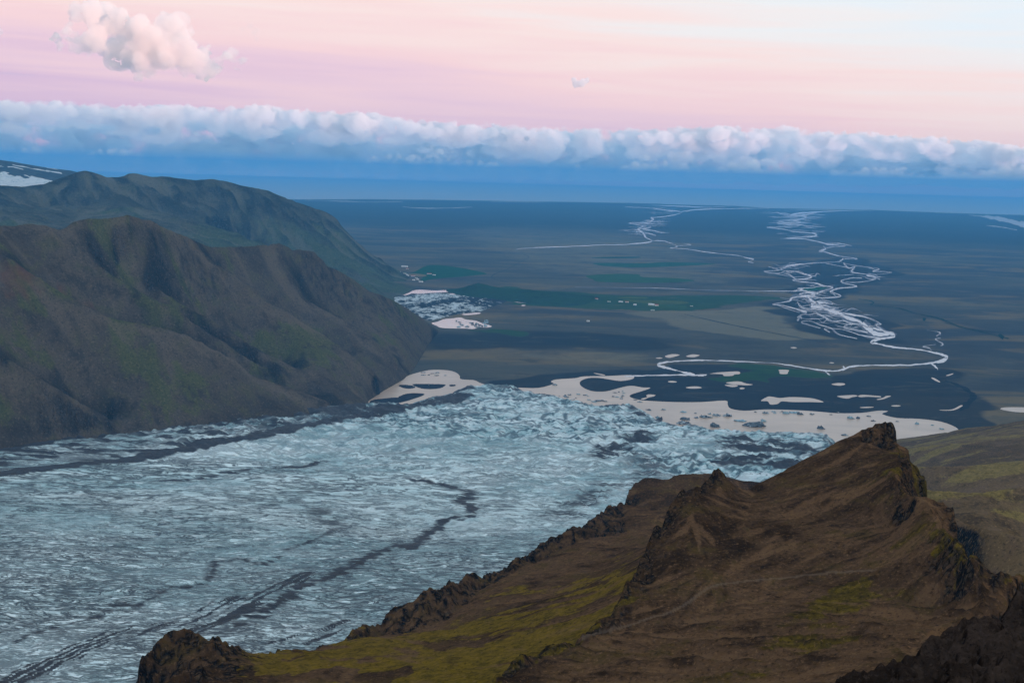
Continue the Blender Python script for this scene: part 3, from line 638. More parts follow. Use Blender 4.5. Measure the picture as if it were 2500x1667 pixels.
pond_list = [
    ('round white pond on the green meadow inside the river bend', 'z5', [(2160, 92), (2210, 90), (2258, 95), (2250, 112), (2240, 130), (2175, 130), (2168, 110)]),
    ('long pale pond tapering to a point by the river junction', 'z5', [(1500, 130), (1560, 118), (1640, 112), (1760, 106), (1792, 118), (1780, 132), (1735, 136), (1720, 148), (1640, 150), (1620, 135), (1540, 130)]),
    ('triangular pond below the green meadow', 'z5', [(1655, 215), (1720, 204), (1790, 203), (1850, 222), (1914, 232), (1860, 240), (1790, 236), (1720, 232)]),
    ('small pond touching the lower left of the triangular pond', 'z5', [(1643, 238), (1690, 234), (1765, 240), (1760, 250), (1720, 256), (1690, 252)]),
    ('tiny round pond right below the triangular pond', 'z5', [(1786, 266), (1812, 260), (1836, 268), (1820, 276), (1795, 277)]),
    ('small oval pond left of the green meadow, nearest the river', 'z5', [(1100, 202), (1135, 196), (1185, 204), (1170, 212), (1120, 212)]),
    ('flat oval pond alone on the dark gravel left of the meadow', 'z5', [(1270, 260), (1330, 250), (1390, 251), (1425, 263), (1380, 270), (1310, 270)]),
    ('short white pool beside the lagoon outlet', 'z5', [(388, 122), (420, 124), (498, 138), (480, 145), (430, 136)]),
    ('small forked pool at the lagoon shore tip', 'z5', [(843, 368), (900, 352), (892, 336), (920, 326), (980, 332), (965, 345), (915, 356), (870, 376)]),
    ('largest ragged pond on the gravel right of the lagoon', 'z4', [(30, 1485), (90, 1448), (130, 1445), (210, 1458), (300, 1450), (420, 1452), (540, 1465), (630, 1498), (500, 1497), (330, 1497), (230, 1490), (190, 1515), (120, 1520), (95, 1490)]),
    ('oval pond on the gravel below the river bend', 'z4', [(706, 1326), (760, 1315), (825, 1318), (833, 1330), (790, 1340), (740, 1336)]),
    ('left pond of a chain of three right of the ragged pond', 'z4', [(760, 1440), (850, 1432), (930, 1430), (955, 1440), (900, 1452), (860, 1464), (800, 1456)]),
    ('middle pond of a chain of three right of the ragged pond', 'z4', [(960, 1440), (1000, 1428), (1100, 1434), (1170, 1440), (1170, 1452), (1060, 1446), (985, 1450)]),
    ('right pond of a chain of three right of the ragged pond', 'z4', [(1142, 1470), (1200, 1455), (1230, 1438), (1275, 1440), (1240, 1455), (1200, 1470), (1150, 1476)]),
    ('thin pale pool below the chain of three ponds', 'z4', [(978, 1548), (1040, 1542), (1110, 1544), (1080, 1552), (1000, 1554)]),
    ('thin pale pool right of the other thin pool below the chain', 'z4', [(1280, 1530), (1330, 1526), (1368, 1532), (1340, 1540), (1290, 1538)]),
    ('slanting pool below the river elbow', 'z4', [(1660, 1264), (1690, 1268), (1744, 1302), (1730, 1306), (1680, 1282)]),
    ('small slanting pool right of the river elbow tail', 'z4', [(1802, 1242), (1840, 1230), (1872, 1222), (1860, 1234), (1820, 1246)]),
    ('pale pond cut by the right picture edge', 2, [(2245, 1128), (2275, 1119), (2400, 1122), (2450, 1140), (2330, 1142)]),
    ('curved thin channel pool at the foot of the far right bank', 2, [(1965, 1131), (2020, 1129), (2060, 1110), (2068, 1114), (2030, 1132), (1980, 1134)]),
    ('small oval pool on the gravel above the loop', 'z4', [(312, 976), (345, 970), (375, 978), (345, 985)]),
    ('small pool above the green meadow', 'z4', [(684, 1122), (705, 1116), (732, 1122), (710, 1128)]),
    ('left ragged pool above the river loop', 2, [(703, 884), (735, 875), (770, 878), (750, 886), (720, 892)]),
    ('right ragged pool above the river loop', 2, [(800, 884), (830, 876), (862, 880), (840, 888), (812, 888)]),
    ('tiny pool farthest left above the river loop', 2, [(660, 893), (676, 890), (692, 893), (676, 896)]),
    ('pink tarn behind the debris covered ice tongue', 'z3', [(316, 488), (345, 466), (385, 452), (420, 432), (480, 422), (560, 426), (640, 430), (760, 424), (815, 424), (830, 440), (740, 446), (640, 452), (560, 456), (480, 462), (415, 458), (370, 474)]),
    ('largest pink tarn dotted with ice below the mountain foot', 'z3', [(600, 742), (660, 728), (720, 704), (800, 696), (880, 688), (930, 706), (1020, 718), (1090, 742), (1180, 772), (1130, 784), (1060, 782), (1000, 798), (930, 794), (820, 793), (700, 788), (650, 768)]),
    ('thin pink pool above the largest pink tarn', 'z3', [(890, 656), (960, 648), (1050, 640), (1072, 650), (1010, 660), (930, 666)]),
    ('small triangular pink pool on the dark ice', 'z3', [(992, 506), (1040, 498), (1088, 497), (1060, 512), (1030, 524)]),
    ('tiny pink pool left of the triangular one', 'z3', [(874, 500), (900, 494), (930, 500), (900, 506)]),
    ('narrow pink pool beneath the back tarn', 'z3', [(774, 460), (820, 456), (880, 452), (850, 462), (800, 466)]),
    ('pale crescent pool under the green moraine hill', 'z3', [(1376, 532), (1440, 536), (1590, 546), (1580, 556), (1500, 550), (1420, 544)]),
    ('tiny pink pool below the crescent pool', 'z3', [(1456, 572), (1480, 567), (1504, 572), (1480, 578)])]
for lab, tile, pts in pond_list:
    tag(sheet_px('pond', tile, pts, 1.25, POND if tile == 'z3' else LAKE, 4), lab, kind='structure')

# ------------------------------------------------------------------ meadows, fields, road
def field(lab, tile, pts, col, z=.5, var=.3, rag=0):
    m = mat_flat('meadow', col, var)
    if not rag: return tag(sheet_px('field', tile, pts, z, m, 3), lab, kind='structure')
    uv = smooth_line(S(tile, pts), 6, True); uv = resample(np.concatenate([uv, uv[:1]]), 1.6)[:-1]
    k = rag*np.stack([fbm(uv[:, 0]/9, uv[:, 1]/3, 4, 3)*2.2, fbm(uv[:, 0]/14+50, uv[:, 1]/4, 4, 4)*.55], 1)
    return tag(poly_sheet('field', onz(uv+k, 0)[:, :2], z, m), lab, kind='structure')
G1 = (.018, .060, .016); G2 = (.012, .05, .03); G3 = (.060, .085, .022)
field('green hayfield by the farmhouses at the mountain foot', 'z3', [(440, 250), (560, 190), (700, 188), (900, 215), (1050, 245), (1130, 268), (1060, 280), (850, 300), (620, 318), (500, 345), (520, 300), (560, 280), (400, 270)], (.014, .062, .022), .4)
field('tan hayfield beside the farmhouses', 'z3', [(385, 272), (450, 268), (546, 280), (540, 294), (480, 296), (400, 290)], (.17, .14, .075), .7)
field('far upper green field strip on the plain', 2, [(360, 432), (420, 428), (580, 427), (570, 433), (450, 435)], G2)
field('long green field strip right of the plain centre', 2, [(370, 458), (440, 455), (600, 457), (720, 452), (940, 459), (800, 468), (700, 473), (560, 476), (430, 470)], (.02, .07, .03))
field('bright green field with stripes in the plain centre', 2, [(340, 515), (450, 506), (580, 508), (600, 520), (760, 526), (840, 538), (700, 546), (560, 546), (400, 542), (370, 530)], (.03, .075, .022))
field('yellow field strip by the second farm', 2, [(495, 613), (610, 612), (615, 619), (500, 618)], G3)
field('long olive field strip by the second farm', 2, [(510, 624), (620, 626), (780, 630), (812, 640), (760, 645), (640, 642), (540, 634)], G3, .45)
field('green field below the olive strip', 2, [(600, 644), (720, 648), (800, 655), (790, 668), (690, 664), (640, 655)], (.035, .075, .02))
field('green island between the river arms', 'z4', [(440, 410), (520, 400), (660, 398), (640, 412), (560, 428), (470, 438)], (.015, .07, .03), 1.0)
ROADM = mat_flat('road_asphalt', (.030, .034, .042), .2)
tag(ribbons('road', [(2, [(790, 690, 2), (860, 707, 4), (1000, 738, 5), (1150, 768, 5), (1280, 793, 4), (1400, 815, 3), (1500, 835, 2)], 4)], .9, ROADM), 'straight dark road crossing the pale grass flat', kind='structure')
tag(ribbons('road', [('z3', [(1250, 65, 5), (1310, 95, 5)], 5), ('z3', [(1480, 85, 4), (1535, 110, 5), (1460, 150, 5), (1330, 225, 6), (1230, 262, 7), (1180, 290, 8), (1200, 318, 6), (1340, 352, 4)], 5)], .9, ROADM), 'thin winding road across the plain behind the moraine hill', kind='structure')
CHN = mat_flat('black_sand', (.018, .021, .026), .3)
tag(ribbons('dry_channel', [('z4', [(1790, 1290, 14), (1850, 1310, 26), (1950, 1350, 40), (2030, 1400, 70), (2060, 1450, 70), (2000, 1520, 70), (1930, 1580, 40)], 30)], .7, CHN), kind='structure')
SHRUB = mat_flat('shrub_green', (.010, .028, .022), .4)
tag(ribbons('shrub_belt', [('z4', [(960, 514, 6), (1060, 524, 10), (1110, 548, 16), (1080, 568, 10), (1200, 582, 9), (1350, 602, 10), (1500, 645, 12), (1620, 670, 16), (1740, 700, 22), (1800, 720, 16), (1950, 780, 9), (2150, 830, 9), (2300, 866, 12), (2400, 890, 16)], 10), ('z4', [(1590, 690, 30), (1600, 720, 20)], 20), ('z4', [(1790, 735, 8), (2000, 795, 8), (2352, 835, 8)], 8), ('z4', [(2310, 850, 40), (2350, 885, 40)], 40)], 2.0, SHRUB), kind='stuff')
# ------------------------------------------------------------------ the mountains on the left
def gullies(L, dr, dz, t0=.12, t1=.98):
    """gully line hidden just behind a spur; shallow at both ends"""
    p = resample(L, 40.0); n = len(p); t = np.linspace(0, 1, n); k = np.sin(np.clip((t-t0)/(t1-t0), 0, 1)*math.pi)**.6
    r = np.hypot(p[:, 0], p[:, 1]); f = (r+dr*(.35+.65*k))/r
    q = np.stack([p[:, 0]*f, p[:, 1]*f, p[:, 2]-dz*k-2], 1)
    return q[(t >= t0) & (t <= t1)]
def downslope_gullies(P, Z, seed, L, amp, frm=1.0):
    """rills cut down the fall line: noise stretched along the gradient of the smoothed surface"""
    sm = Z.copy()
    for i in range(60):
        p = np.pad(sm, 1, mode='edge'); sm = .25*(p[:-2, 1:-1]+p[2:, 1:-1]+p[1:-1, :-2]+p[1:-1, 2:])
    dth = P.th[1]-P.th[0]; dl = P.lr[1]-P.lr[0]
    gy, gx = np.gradient(sm); gr = gy/(P.R*dl); gt = gx/(P.R*dth)
    TH = np.arctan2(P.X, P.Y)
    wx = gr*np.sin(TH)+gt*np.cos(TH); wy = gr*np.cos(TH)-gt*np.sin(TH)
    a = np.arctan2(wy, wx)
    # a coordinate that runs along the contour: blend a few fixed orientations
    out = np.zeros_like(Z); wsum = np.zeros_like(Z)
    for k in range(6):
        b = k*math.pi/6; wgt = np.maximum(0, np.cos(2*(a-b)))**3+1e-4
        s = -P.X*math.sin(b)+P.Y*math.cos(b); t = P.X*math.cos(b)+P.Y*math.sin(b)
        n = ridged(s/L, t/(L*5), 4, seed+k*7, .55)-1.0
        out += wgt*n; wsum += wgt
    return out/wsum*amp*np.clip(np.hypot(wx, wy)*2.2, .05, 1), out/wsum

HCREST = T(1, [(-420, 470, 4100), (-200, 420, 4300), (0, 372, 4500), (60, 378), (130, 364, 4600), (200, 372), (250, 390), (290, 397, 4650), (320, 372), (335, 355, 4670), (400, 340), (470, 342), (540, 333, 4760), (575, 329), (584, 319), (598, 319), (606, 328), (640, 340), (690, 350, 4860), (760, 385), (850, 422, 5050), (920, 455), (965, 474, 5300), (1060, 472), (1150, 470, 5500), (1215, 461), (1235, 456), (1275, 458, 5650), (1280, 452), (1300, 462), (1330, 474), (1345, 492), (1365, 482, 5750), (1400, 488), (1440, 488, 5800), (1460, 512), (1490, 535), (1510, 562, 5850), (1560, 585), (1620, 620, 5950), (1700, 680), (1740, 690, 6100), (1800, 715), (1870, 755, 6350), (1940, 800), (1990, 838, 6650), (2020, 855, 6850)])
HBASE = np.concatenate([MARGIN-[0, 0, 3], onz(S(1, [(1690, 1180), (1760, 1135), (1850, 1085), (1900, 1040), (1930, 990), (1960, 940), (1990, 895), (2020, 858)]), 3)])
S0 = T(1, [(-200, 900, 3760), (0, 965, 3740), (100, 1020), (200, 1080, 3760), (330, 1160), (450, 1230), (545, 1300, 3850)])
S1 = T(1, [(-120, 500, 4230), (10, 530, 4230), (60, 545), (110, 575), (300, 690, 4190), (500, 790), (700, 842, 4220), (850, 872), (1000, 940, 4260), (1080, 985), (1160, 1058), (1300, 1110, 4320), (1420, 1150, 4340), (1530, 1200, 4350)])
S2 = T('z1', [(440, 280, 4610), (560, 360, 4600), (700, 450), (860, 600, 4560), (1080, 735), (1250, 835, 4500), (1480, 965), (1640, 1035), (1730, 1085, 4490), (1850, 1185), (2030, 1295), (2200, 1420, 4500), (2420, 1560), (2700, 1680, 4520)])
S2b = T('z1', [(1130, 640, 4700), (1350, 770, 4680), (1600, 930), (1800, 1050, 4640), (2000, 1130), (2150, 1250), (2352, 1370, 4640), (2650, 1540), (2900, 1660, 4640)])
S3 = T('z1', [(1440, 215, 4880), (1850, 480, 5060), (2000, 575), (2200, 720, 5090), (2352, 810), (2480, 880, 5060)])
S3 = np.concatenate([S3, T('z2', [(520, 725, 5020), (730, 835), (900, 930), (1050, 1015, 4960), (1200, 1120), (1350, 1230), (1500, 1350, 4860), (1650, 1440)])])
S4 = T('z2', [(600, 250, 5600), (880, 560, 5560), (980, 760, 5480), (1200, 850), (1400, 985, 5380), (1600, 1110), (1750, 1210, 5260), (1850, 1320)])
S5 = T('z2', [(1150, 420, 5850), (1400, 700, 5800), (1600, 900), (1750, 1020, 5700), (1900, 1140)])
def hafra():
    P = Polar(-33, 2.5, 3050, 8200, .0011, .0026)
    lines = [HCREST, HBASE, back(HBASE, -160, 60), S0, S1, S2, S2b, S3, S4, S5, gullies(S0, 130, 80), gullies(S1, 150, 165, .10), gullies(S2, 100, 95, .22), gullies(S2b, 110, 115, .2), gullies(S3, 180, 165, .28), gullies(S4, 140, 90, .25), back(HCREST, 350, 140)]
    bk = back(HCREST, 1100, 0); bk[:, 2] = np.minimum(bk[:, 2]*.35, 200)-40; lines.append(bk)
    bk2 = back(HCREST, 1500, 0); bk2[:, 2] = -60; lines.append(bk2)
    AZ = np.degrees(np.arctan2(P.X, P.Y)); ct = cutoff(P, HCREST)
    Z = P.solve(lines, 3, low=((AZ > -3.25) | (P.R > ct+1500), -60))
    X, Y = P.X, P.Y
    fade = sstep(Z, 0, 60)
    dcr = seg_dist(X, Y, HCREST)
    g1, raw = downslope_gullies(P, Z, 200, 95, 7)
    near_crest = sstep(dcr, 25, 130)
    Z = Z+fade*(g1*near_crest+7*fbm(X/160, Y/160, 4, 3)*near_crest+1.6*fbm(X/26, Y/26, 3, 9))
    # crags below parts of the skyline
    crag = sstep(dcr, 260, 30)*sstep(noise2(X/420, Y/420, 77), -.1, .35)
    cragR = crag*sstep(X, -1900, -1100)
    kk = np.clip(cragR*1.0+.35*crag, 0, 1)
    Z = Z+fade*kk*(14*fbm(X/70, Y/70, 5, 15, .6)-4)*sstep(dcr, 15, 70)
    uvr = lambda tile, pts: T(tile, pts)
    rust = .55*sstep(seg_dist(X, Y, ong(S(1, [(80, 1265), (200, 1245), (330, 1222), (420, 1218)])))+30*fbm(X/40, Y/30, 4, 5), 60, 0)
    moss = .35*sstep(fbm(X/320, Y/320, 3, 33), -.1, .4)+.12*raw-.2*sstep(Z, 200, 60)
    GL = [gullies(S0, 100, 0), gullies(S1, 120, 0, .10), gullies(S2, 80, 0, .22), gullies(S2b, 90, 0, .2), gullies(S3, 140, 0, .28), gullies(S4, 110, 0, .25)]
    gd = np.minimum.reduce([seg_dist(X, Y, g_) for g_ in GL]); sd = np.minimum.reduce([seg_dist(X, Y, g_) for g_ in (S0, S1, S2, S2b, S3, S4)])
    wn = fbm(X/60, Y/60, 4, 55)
    raw = raw*.38-.45*sstep(sd+25*wn, 120, 10)+.95*sstep(gd+35*wn, 130, 20)  # pale spur fronts, dark gullies: scree and rock tones plus shade painted in
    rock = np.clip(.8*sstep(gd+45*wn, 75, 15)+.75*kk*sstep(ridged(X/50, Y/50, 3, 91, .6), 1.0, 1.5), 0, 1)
    global M_HAF
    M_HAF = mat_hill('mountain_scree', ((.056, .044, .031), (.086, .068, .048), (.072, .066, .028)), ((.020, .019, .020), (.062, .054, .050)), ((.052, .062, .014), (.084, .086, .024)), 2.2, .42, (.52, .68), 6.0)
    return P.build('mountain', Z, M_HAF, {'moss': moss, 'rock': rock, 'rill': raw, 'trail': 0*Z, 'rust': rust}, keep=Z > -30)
tag(hafra(), 'long brown mountain with scree spurs along the left side of the glacier', kind='structure')

M2CREST = T(1, [(-500, 230, 9000), (-150, 200, 9300), (0, 192, 9500), (100, 198), (200, 187), (260, 165), (310, 146), (365, 126, 9800), (400, 124), (440, 133), (490, 156, 9900), (560, 152), (590, 138), (625, 136), (700, 152, 10000), (770, 151), (830, 160), (900, 167), (970, 160, 10100), (1040, 172), (1100, 190), (1230, 214), (1340, 262, 10200), (1430, 290), (1510, 318), (1550, 345), (1572, 385, 10250), (1610, 425), (1650, 462), (1720, 520), (1800, 566, 10300), (1870, 606), (1930, 640, 10300), (1960, 652)])
M2FOOT = T(1, [(-400, 330, 8800), (0, 260, 9100), (150, 290), (380, 290, 9300), (560, 262), (640, 300, 9350), (760, 350), (900, 330, 9500), (1040, 360), (1180, 350, 9700), (1320, 370), (1450, 400, 9800), (1540, 445), (1640, 520, 9850), (1750, 600), (1820, 650, 9800)])
M2BASE = onz(S(1, [(1000, 640), (1300, 690), (1500, 700), (1640, 690), (1780, 690), (1850, 692), (1910, 660), (1960, 648)]), 2)
def mountain2():
    P = Polar(-33, 1.0, 6900, 13500, .0013, .0035)
    sh = T(1, [(-300, 420, 7900), (0, 300, 8300), (210, 345, 8300), (240, 390, 8200), (650, 300, 8900), (900, 370, 8600), (1200, 455, 8500), (1500, 560, 8500), (1700, 650, 8600)])
    low = T(1, [(-300, 480, 7200), (0, 420, 7300), (300, 400, 7500), (700, 470, 7500), (1000, 560, 7500), (1400, 660, 7800)])
    lines = [M2CREST, M2FOOT, M2BASE, sh, low, back(M2CREST, 500, 100)]
    bk = back(M2CREST, 2200, 0); bk[:, 2] = -40; lines.append(bk)
    lowest = back(low, -260, 0); lowest[:, 2] = -60; lines.append(lowest)
    Z = P.solve(lines, 2, low=((np.degrees(np.arctan2(P.X, P.Y)) > -3.9) | (P.R > cutoff(P, M2CREST)+2500), -60)); X, Y = P.X, P.Y
    fade = sstep(Z, 0, 80); dcr = seg_dist(X, Y, M2CREST); nc_ = sstep(dcr, 40, 220)
    g1, raw = downslope_gullies(P, Z, 300, 190, 55)
    Z = Z+fade*nc_*(g1+14*fbm(X/300, Y/300, 4, 3))+fade*3*fbm(X/60, Y/60, 3, 9)
    moss = .35+.3*fbm(X/500, Y/500, 3, 5)-.35*sstep(Z, 350, 600)
    rock = np.clip(.9*sstep(seg_dist(X, Y, M2CREST), 800, 250)*sstep(raw+.5*fbm(X/120, Y/120, 4, 9), -.1, .4), 0, 1)
    m = mat_hill('far_mountain', ((.050, .052, .040), (.082, .080, .058), (.060, .068, .036)), ((.030, .030, .034), (.062, .058, .058)), ((.044, .066, .026), (.070, .088, .040)), 4, .45, (.32, .5), 10.0)
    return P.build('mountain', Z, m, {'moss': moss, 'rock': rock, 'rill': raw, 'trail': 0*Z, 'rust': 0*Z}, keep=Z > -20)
tag(mountain2(), 'bluish cliff topped mountain behind the brown one, sloping to the farm', kind='structure')

def mountain3():
    P = Polar(-33, -12, 11500, 20000, .0016, .005)
    cr = T(1, [(-700, -120, 13500), (-460, -50, 14000), (-200, 40, 14500), (0, 76, 14800), (60, 84), (130, 97, 15000), (220, 112), (330, 125, 15200), (420, 150, 15200), (560, 200, 15000), (700, 260, 15000)])
    ft = T(1, [(-500, 260, 12500), (0, 215, 12600), (240, 200, 12800), (420, 220, 13200), (560, 260, 13500)])
    bk = back(cr, 3000, 0); bk[:, 2] = -60; lo = back(ft, -700, 0); lo[:, 2] = -60
    Z = P.solve([cr, ft, bk, lo, back(cr, 800, 60)], 2); X, Y = P.X, P.Y
    g1, raw = downslope_gullies(P, Z, 400, 260, 40); dcr = seg_dist(X, Y, cr); Z = Z+sstep(dcr, 80, 300)*(g1+12*fbm(X/400, Y/400, 4, 8))
    snow = np.zeros_like(X)
    for pts, wm in (([(-60, 110, 14100), (0, 118, 14200), (60, 125), (110, 142, 14300)], 60), ([(75, 115, 14500), (130, 135), (200, 155, 14500), (215, 153)], 45), ([(222, 146, 14700), (268, 148, 14700)], 45), ([(-200, 150, 13500), (0, 165, 13450), (100, 182), (210, 190, 13300)], 330), ([(-200, 190, 13000), (60, 195, 13000), (140, 200)], 260), ([(232, 118, 15050), (246, 120)], 40)):
        L = T(1, pts); snow = np.maximum(snow, sstep(seg_dist(X, Y, L)+wm*.6*fbm(X/150, Y/150, 4, 6), wm, wm*.7))
    m, w = newmat('snow_mountain'); pos, nrm = geo(w)
    n = w.noise(pos, 1/120, 6, .65, .4); c = w.noise(pos, 1/45, 5, .7, .8)
    rockc = w.mix(w.smooth(n, .35, .65), (.030, .036, .040), (.062, .064, .058))
    sn = w.mix(w.smooth(c, .5, .36), (.62, .68, .70), (.30, .42, .48))
    sf = w.smooth(w.math('ADD', w.attr('snow'), w.math('MULTIPLY', w.math('SUBTRACT', n, .5), .5)), .42, .58)
    finish(w, w.mix(sf, rockc, sn), .9, w.math('ADD', n, c), .8, 25.0)
    return P.build('mountain', Z, m, {'snow': snow}, keep=Z > -20)
tag(mountain3(), 'far dark mountain with a white icefall and snow patches at the left edge', kind='structure')

# debris covered ice tongue behind the mountain foot, and the low green moraine hill
def far_tongue():
    out = onz(smooth_line(S('z3', [(200, 500), (330, 474), (470, 466), (640, 456), (820, 470), (1000, 492), (1180, 512), (1335, 528), (1240, 566), (1100, 622), (960, 640), (800, 668), (700, 694), (560, 712), (400, 640), (240, 560)]), 5, True), 0)
    P = Polar(-7.5, 2.5, 6600, 9700, .0006, .0022); X, Y = P.X, P.Y
    ins = inside(X, Y, out); d = np.where(ins, seg_dist(X, Y, np.concatenate([out, out[:1]])), 0)
    Z = -4+30*np.sqrt(np.clip(d/400, 0, 1))+np.where(ins, 1, 0)*8*(ridged(X/90, Y/60, 4, 5, .6)-1)*sstep(d, 0, 120)
    uvn = fbm(X/160, Y/70, 4, 12)
    B = np.zeros_like(X)
    for pts, wm, k in (([(250, 500), (420, 510), (560, 500), (700, 480), (830, 466)], 130, 1.0), ([(300, 545), (480, 540), (640, 520), (780, 500)], 60, .8), ([(450, 600), (600, 620), (760, 600), (900, 570), (1000, 590)], 90, .9), ([(540, 650), (640, 660), (700, 680)], 70, .9)):
        L = onz(S('z3', pts), 15); B = np.maximum(B, k*sstep(seg_dist(X, Y, L), wm*2.0, 0))
    ice = sstep(B*.9+.9*fbm(X/60, Y/30, 4, 22)-.35, .0, .25)*ins
    m, w = newmat('debris_ice'); pos, nrm = geo(w); n = w.noise(w.mapping(pos, (1/40, 1/18, 1/30)), 1, 5, .7, .7)
    f = w.math('MULTIPLY', w.attr('ice'), w.smooth(n, .36, .52))
    finish(w, w.mix(f, w.mix(n, (.014, .017, .022), (.040, .042, .046)), (.50, .58, .60)), .9, n, .9, 6.0)
    return P.build('glacier', Z, m, {'ice': ice}, keep=ins)
tag(far_tongue(), 'small dark debris covered ice tongue with white streaks behind the mountain foot', kind='structure')
def moraine():
    P = Polar(-4, 9, 7000, 11000, .0008, .003); X, Y = P.X, P.Y
    rd = T('z3', [(760, 425, 9150), (880, 402, 9100), (960, 380), (1045, 356, 9050), (1100, 366), (1200, 386, 9000), (1300, 404), (1450, 412, 8950), (1650, 430), (1900, 452, 8900), (2150, 478, 8900)])
    rd[:, 2] = np.maximum(rd[:, 2], 2)
    f1 = onz(S('z3', [(700, 440), (900, 490), (1150, 520), (1330, 540), (1600, 575), (1900, 600), (2100, 570), (2250, 500)]), -3)
    b1 = back(rd, 260, 0); b1[:, 2] = -4
    e = T('z3', [(2400, 490, 8900), (2500, 500, 8900)]); e[:, 2] = -5
    Z = P.solve([rd, f1, b1, e, back(f1, -300, 2)], 2, border=-6)
    Z = Z+sstep(Z, 0, 20)*4*fbm(X/90, Y/90, 4, 4)
    m = mat_hill('moraine_heath', ((.018, .042, .026), (.028, .048, .028), (.03, .045, .026)), ((.03, .03, .03), (.05, .05, .05)), ((.012, .045, .020), (.02, .06, .024)), 2.0, .6, (.6, .8), 4.0)
    return P.build('hill', Z, m, {'moss': 0*Z+.2, 'rock': 0*Z, 'rill': 0*Z, 'trail': 0*Z, 'rust': 0*Z}, keep=Z > .2)
tag(moraine(), 'low dark green moraine hill beyond the ice tongue', kind='structure')

# ------------------------------------------------------------------ foreground
FG_COLS = ((.038, .021, .009), (.096, .055, .027), (.060, .040, .010)); FG_ROCK = ((.012, .009, .007), (.075, .055, .035)); FG_MOSS = ((.078, .056, .005), (.175, .116, .009))
def fg_right():
    P = Polar(10.5, 32, 640, 4900, .0017, .0045); X, Y = P.X, P.Y
    L = [T('D', [(2000, 1420, 660), (2352, 1400, 690), (2500, 1400, 700), (2800, 1400, 700)]),
         T('D', [(2060, 1250, 1000), (2200, 1330, 860), (2352, 1345, 850), (2600, 1330, 850)]),
         T('D', [(2100, 1150, 1500), (2250, 1210, 1250), (2352, 1230, 1200), (2600, 1230, 1200)]),
         T('D', [(2040, 1120, 1800), (2150, 1128, 1750), (2250, 1128, 1750), (2352, 1122, 1800), (2600, 1120, 1800)]),
         T('D', [(2040, 1070, 2500), (2200, 1070, 2450), (2352, 1065, 2500), (2600, 1060, 2500)]),
         T('D', [(2080, 1025, 3500), (2200, 1018, 3450), (2352, 1010, 3400), (2600, 1000, 3400)])]
    shore = onz(S('D', [(1880, 1036), (1960, 1026), (2060, 1008), (2130, 999), (2175, 991), (2192, 986)]), 3)
    edge = T('D', [(2192, 984, 4480), (2230, 984, 4420), (2300, 974, 4350), (2352, 962, 4280), (2500, 945, 4200), (2800, 930, 4200)])
    L += [shore, edge, back(shore, 50, 12)]
    co_ = cutoff(P, shore, edge)
    AZ = np.degrees(np.arctan2(X, Y))
    Z = P.solve(L, 3, low=((P.R > co_+160) & (AZ > 15) | (AZ < 15.6), -25))
    Z = Z+sstep(Z, 3, 40)*(5*fbm(X/150, Y/90, 4, 3)+1.2*fbm(X/25, Y/25, 3, 5))*sstep(P.R, 900, 1800)+sstep(P.R, 1900, 1000)*2.0*fbm(X/40, Y/40, 4, 8)
    moss = .14+.6*fbm(X/260, Y/80, 4, 14)-.5*sstep(P.R, 1900, 1500)
    d1 = seg_dist(X, Y, T('z8', [(2200, 1045, 1400), (2352, 1110, 1300), (2450, 1160, 1300)])); rock = .9*sstep(d1+14*fbm(X/20, Y/20, 4, 3), 24, 4)
    m = mat_hill('heath_slope', ((.084, .052, .022), (.135, .090, .042), (.125, .080, .044)), FG_ROCK, ((.130, .096, .020), (.220, .165, .050)), 1.3, .44, (.4, .6), 3.0)
    return P.build('hillside', Z, m, {'moss': moss, 'rock': rock, 'rill': 0*Z, 'trail': 0*Z, 'rust': 0*Z}, keep=Z > -8)
tag(fg_right(), 'olive brown heath slope falling to the lagoon at the right edge', kind='structure')

